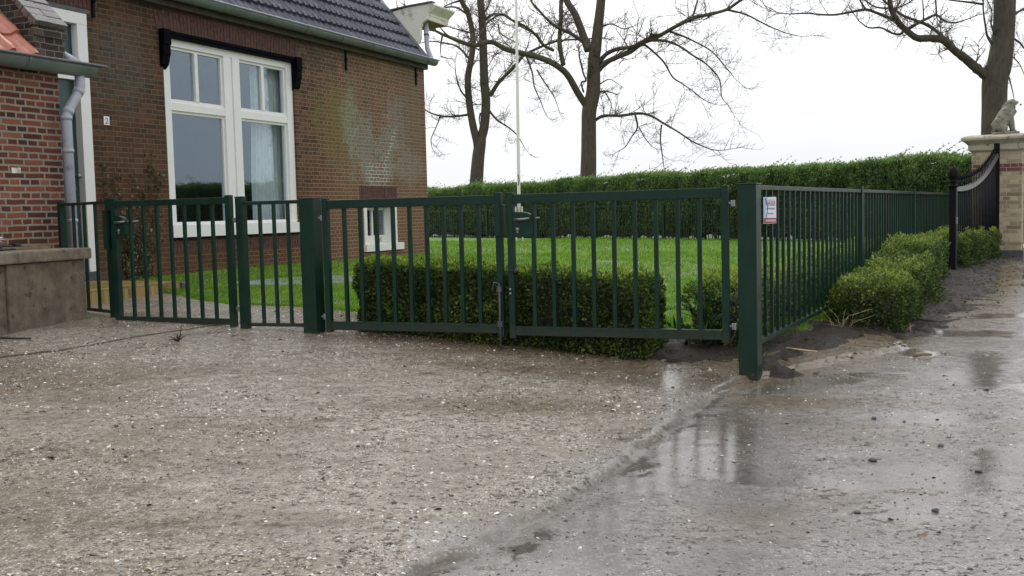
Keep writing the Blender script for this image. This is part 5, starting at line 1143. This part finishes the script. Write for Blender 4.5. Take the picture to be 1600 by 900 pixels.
# lawn grass
def grass():
    pts = []
    def fill(n, y0, y1, pw=1.):
        y = y0+(y1-y0)*rng.random(n)**pw; a = np.interp(y, *zip(*LX)); b = np.interp(y, *zip(*RX)); x = a+(b-a)*rng.random(n); return np.c_[x, y]
    Q = np.r_[fill(26000, 7.94, 9.6), fill(75000, 9.6, 13), fill(60000, 13, 19), fill(60000, 19, 32, 1.3)]
    edge = fill(9000, 7.94, 11.6); e2 = np.c_[np.interp(edge[:, 1], *zip(*LX))+rng.normal(0, .05, 9000), edge[:, 1]]; Q = np.r_[Q, e2]
    cl = fbm(Q[:, 0]*3, Q[:, 1]*3, 3); Q = Q[(cl > .36) | (rng.random(len(Q)) < .35)]
    n = len(Q); z = H(Q[:, 0], Q[:, 1])+.022; P = np.c_[Q, z]; sc_ = 1+np.clip(Q[:, 1]-9, 0, 20)*.045
    hgt = rng.uniform(.025, .055, n)*sc_*(.7+.8*fbm(Q[:, 0]*2, Q[:, 1]*2, 3, 1)); D = unit(rng.normal(size=(n, 3))*.38+np.array([.1, 0, 1])); S = unit(np.cross(D, rng.normal(size=(n, 3)))); w = (.0035*sc_)[:, None]
    V = np.stack([P-S*w, P+S*w, P+D*hgt[:, None]+np.array([.006, 0, -.002])], 1).reshape(-1, 3); F = np.arange(3*n).reshape(-1, 3)
    tag(npmesh('grass', V, F, M['grass'], None, {'rnd': ('FACE', rng.random(n))}), 'short bright green winter grass of the lawn', 'grass', kind='stuff')
grass()
# shell and stone chips in the yard surface
def chips():
    n = 75000; x = rng.uniform(-4.5, 3.2, n*2); y = 3.4+rng.random(n*2)**1.3*6.2
    sd = sdist(x, y, SLAB+[(-60, -3), (-60, 60), (3.0, 60)]); so = sdist(x, y, SOIL); cl = fbm(x*1.2, y*1.9, 4)
    keep = (so < .05) & ((y < 9.2) | (x > -2.5)) & (rng.random(len(x)) < np.where(sd > .05, .22+1.3*np.clip(cl-.4, 0, 1)*2.2+.7*np.exp(-(sd/.22)**2), .07)); blk = (x < -3.35) & (y > 8.1); keep &= ~blk
    x = x[keep]; y = y[keep]; n = len(x); left = sdist(x, y, SLAB+[(-60, -3), (-60, 60), (3.0, 60)]) > 0
    r_ = rng.exponential(.0020, n)+.0020; r_ = np.minimum(r_, .013); z = H(x, y)+left*.026+.001
    k = 5; V = np.zeros((n, k+1, 3)); ang = rng.random(n)*2*PI; tilt = rng.normal(size=(n, 2))*.35
    for j in range(k):
        a = ang+2*PI*j/k; rr = r_*rng.uniform(.6, 1.3, n); dx = np.cos(a)*rr*1.3; dy = np.sin(a)*rr; V[:, j] = np.c_[x+dx, y+dy, z+dx*tilt[:, 0]+dy*tilt[:, 1]-.0004]
    V[:, k] = np.c_[x, y, z+r_*.55]
    b = np.arange(n)[:, None]*(k+1); F = np.concatenate([b+np.array([[j, (j+1) % k, k]]) for j in range(k)], 1).reshape(-1, 3)
    m, nt, p = mat('shell and stone chips'); g = G(nt)
    c = g.ramp(g.attr('rnd'), [(0, (.025, .022, .02)), (.3, (.10, .085, .07)), (.55, (.24, .21, .17)), (.66, (.20, .12, .055)), (.74, (.40, .36, .30)), (.88, (.60, .57, .50)), (1, (.85, .83, .78))]); g.set(p, Base_Color=c, Roughness=.3)
    tag(npmesh('gravel', V.reshape(-1, 3), F, m, None, {'rnd': ('FACE', np.repeat(rng.random(n), k))}), 'pale shell and stone chips showing in the wet yard surface', 'gravel', kind='stuff')
chips()
# loose things on the ground
def stone(x, y, r_, label, matl):
    bm = bmesh.new(); bmesh.ops.create_icosphere(bm, subdivisions=2, radius=1); s = rng.random()*40
    for v in bm.verts: p = v.co; k = 1+(fbm(np.array([p.x*2+s]), np.array([p.y*2+p.z*2+s]), 3)[0]-.5)*.9; v.co = Vector((p.x*r_*1.2*k, p.y*r_*k, p.z*r_*.7*k))
    me = bpy.data.meshes.new('stone'); bm.to_mesh(me); bm.free(); o = link('stone', me, matl); o.location = (x, y, h1(x, y)+r_*.35); tag(o, label, 'stone')
for x, y, r_, l in ((1.74, 5.10, .016, 'small black stone alone in the middle of the wet drive'), (2.17, 5.34, .013, 'small black stone on the pale wet band of the drive, right of the middle'), (2.17, 4.90, .014, 'dark stone at the right edge of the foreground drive'), (2.93, 6.52, .013, 'small dark stone at the right edge of the picture, furthest up the drive'), (1.42, 4.35, .012, 'dark stone nearest the bottom edge of the drive'), (1.75, 4.36, .014, 'small black stone near the bottom right of the drive'), (2.02, 5.9, .012, 'small reddish stone beside the pale wet band'), (-.52, 5.68, .010, 'tiny black pebble on the left slab in front of the gate')): stone(x, y, r_, l, M['darkstone'])
def stick(name, label, cat, pts, r_, matl):
    x0, y0 = pts[0][0], pts[0][1]; z0 = h1(x0, y0); m = MB(); P = [(p[0]-x0, p[1]-y0, h1(p[0], p[1])-z0+p[2]) for p in pts]; m.tube(P, [r_*(1-.5*i/len(P)) for i in range(len(P))], 7)
    o = m.build(name, matl); o.location = (x0, y0, z0); return tag(o, label, cat)
stick('iron_rod', 'thin black rod lying on the ground below the concrete block', 'rod', [(-4.5, 8.40, .045), (-4.1, 8.12, .04), (-3.66, 8.00, .04)], .011, M['rubber'])
stick('branch', 'bare grey bent branch lying on the mud beside the bushes', 'branch', [(3.40, 9.28, .09), (3.50, 9.02, .06), (3.62, 8.94, .06), (3.84, 9.06, .06)], .012, M['twig'])
stick('stick', 'short brown stick lying on the wet drive below the bushes', 'stick', [(2.86, 7.52, .02), (2.93, 7.52, .03), (3.00, 7.56, .02)], .014, M['wood'])
stick('straw', 'pale flattened straw stalk lying on the mud beyond the corner post', 'straw', [(1.95, 7.52, .06), (2.05, 7.46, .06), (2.15, 7.44, .055)], .008, M['straw'])
def twig_clump():
    x, y = -2.50, 7.86; t = MB()
    for i in range(9): a = rng.random()*6.28; e = Vector((math.cos(a)*.07, math.sin(a)*.05, rng.uniform(.01, .09))); t.tube([(0, 0, .02), e*.5+Vector((0, 0, .02)), e], [.006, .005, .002], 5)
    t.tube([(0, 0, .02), (.02, 0, .07), (.03, 0, .14)], [.006, .005, .003], 5)
    o = t.build('twig_clump', M['stem']); o.location = (x, y, h1(x, y)+.01); tag(o, 'small dark clump of twigs on the slab in front of the small garden gate', 'twig')
twig_clump()
def weeds(x, y, n, hh, label):
    t = thing('dry_weed', label, 'weed', (x, y, h1(x, y))); m = MB()
    for i in range(n):
        a = rng.random()*6.28; r_ = rng.random()*.07; b = Vector((math.cos(a)*r_, math.sin(a)*r_, -.02)); k = rng.uniform(.4, 1)*hh; l = rng.normal(size=2)*.12
        m.tube([b, b+Vector((l[0]*.3, l[1]*.3, k*.55)), b+Vector((l[0], l[1], k*rng.uniform(.6, 1)))], [.0018, .0015, .0008], 4)
    m.build('stalks', M['straw'], t)
p = fpt(1.78, .20); weeds(p.x, p.y, 11, .34, 'dry straw-coloured weed stalks between the fence and the largest bush')
p = fpt(2.2, .62); weeds(p.x, p.y, 12, .20, 'short dry weed stalks at the foot of the largest bush')
weeds(1.68, 7.35, 9, .16, 'few dry stalks at the foot of the fence behind the corner post')
weeds(-1.05, 8.42, 10, .10, 'tuft of dry weeds under the left end of the driveway gate')
# leaf litter and clods, uncountable
def litter():
    n = 2600; x = rng.uniform(-1.5, 8, n*6); y = rng.uniform(6.7, 17, n*6); s = sdist(x, y, SOIL); k = (s > -.12) & (rng.random(len(x)) < .5); x = x[k][:n]; y = y[k][:n]; n = len(x)
    P = np.c_[x, y, H(x, y)+.035+rng.random(n)*.012]; leaves('leaf_litter', P, rng.normal(size=(n, 3))*np.array([1, 1, .15]), rng.uniform(.02, .06, n), rng.uniform(.008, .025, n), M['deadleaf'], None, .2)
    tag(bpy.data.objects['leaf_litter'], 'scattered dead leaves and bits on the mud below fence and hedge', 'leaf litter', kind='stuff')
litter()
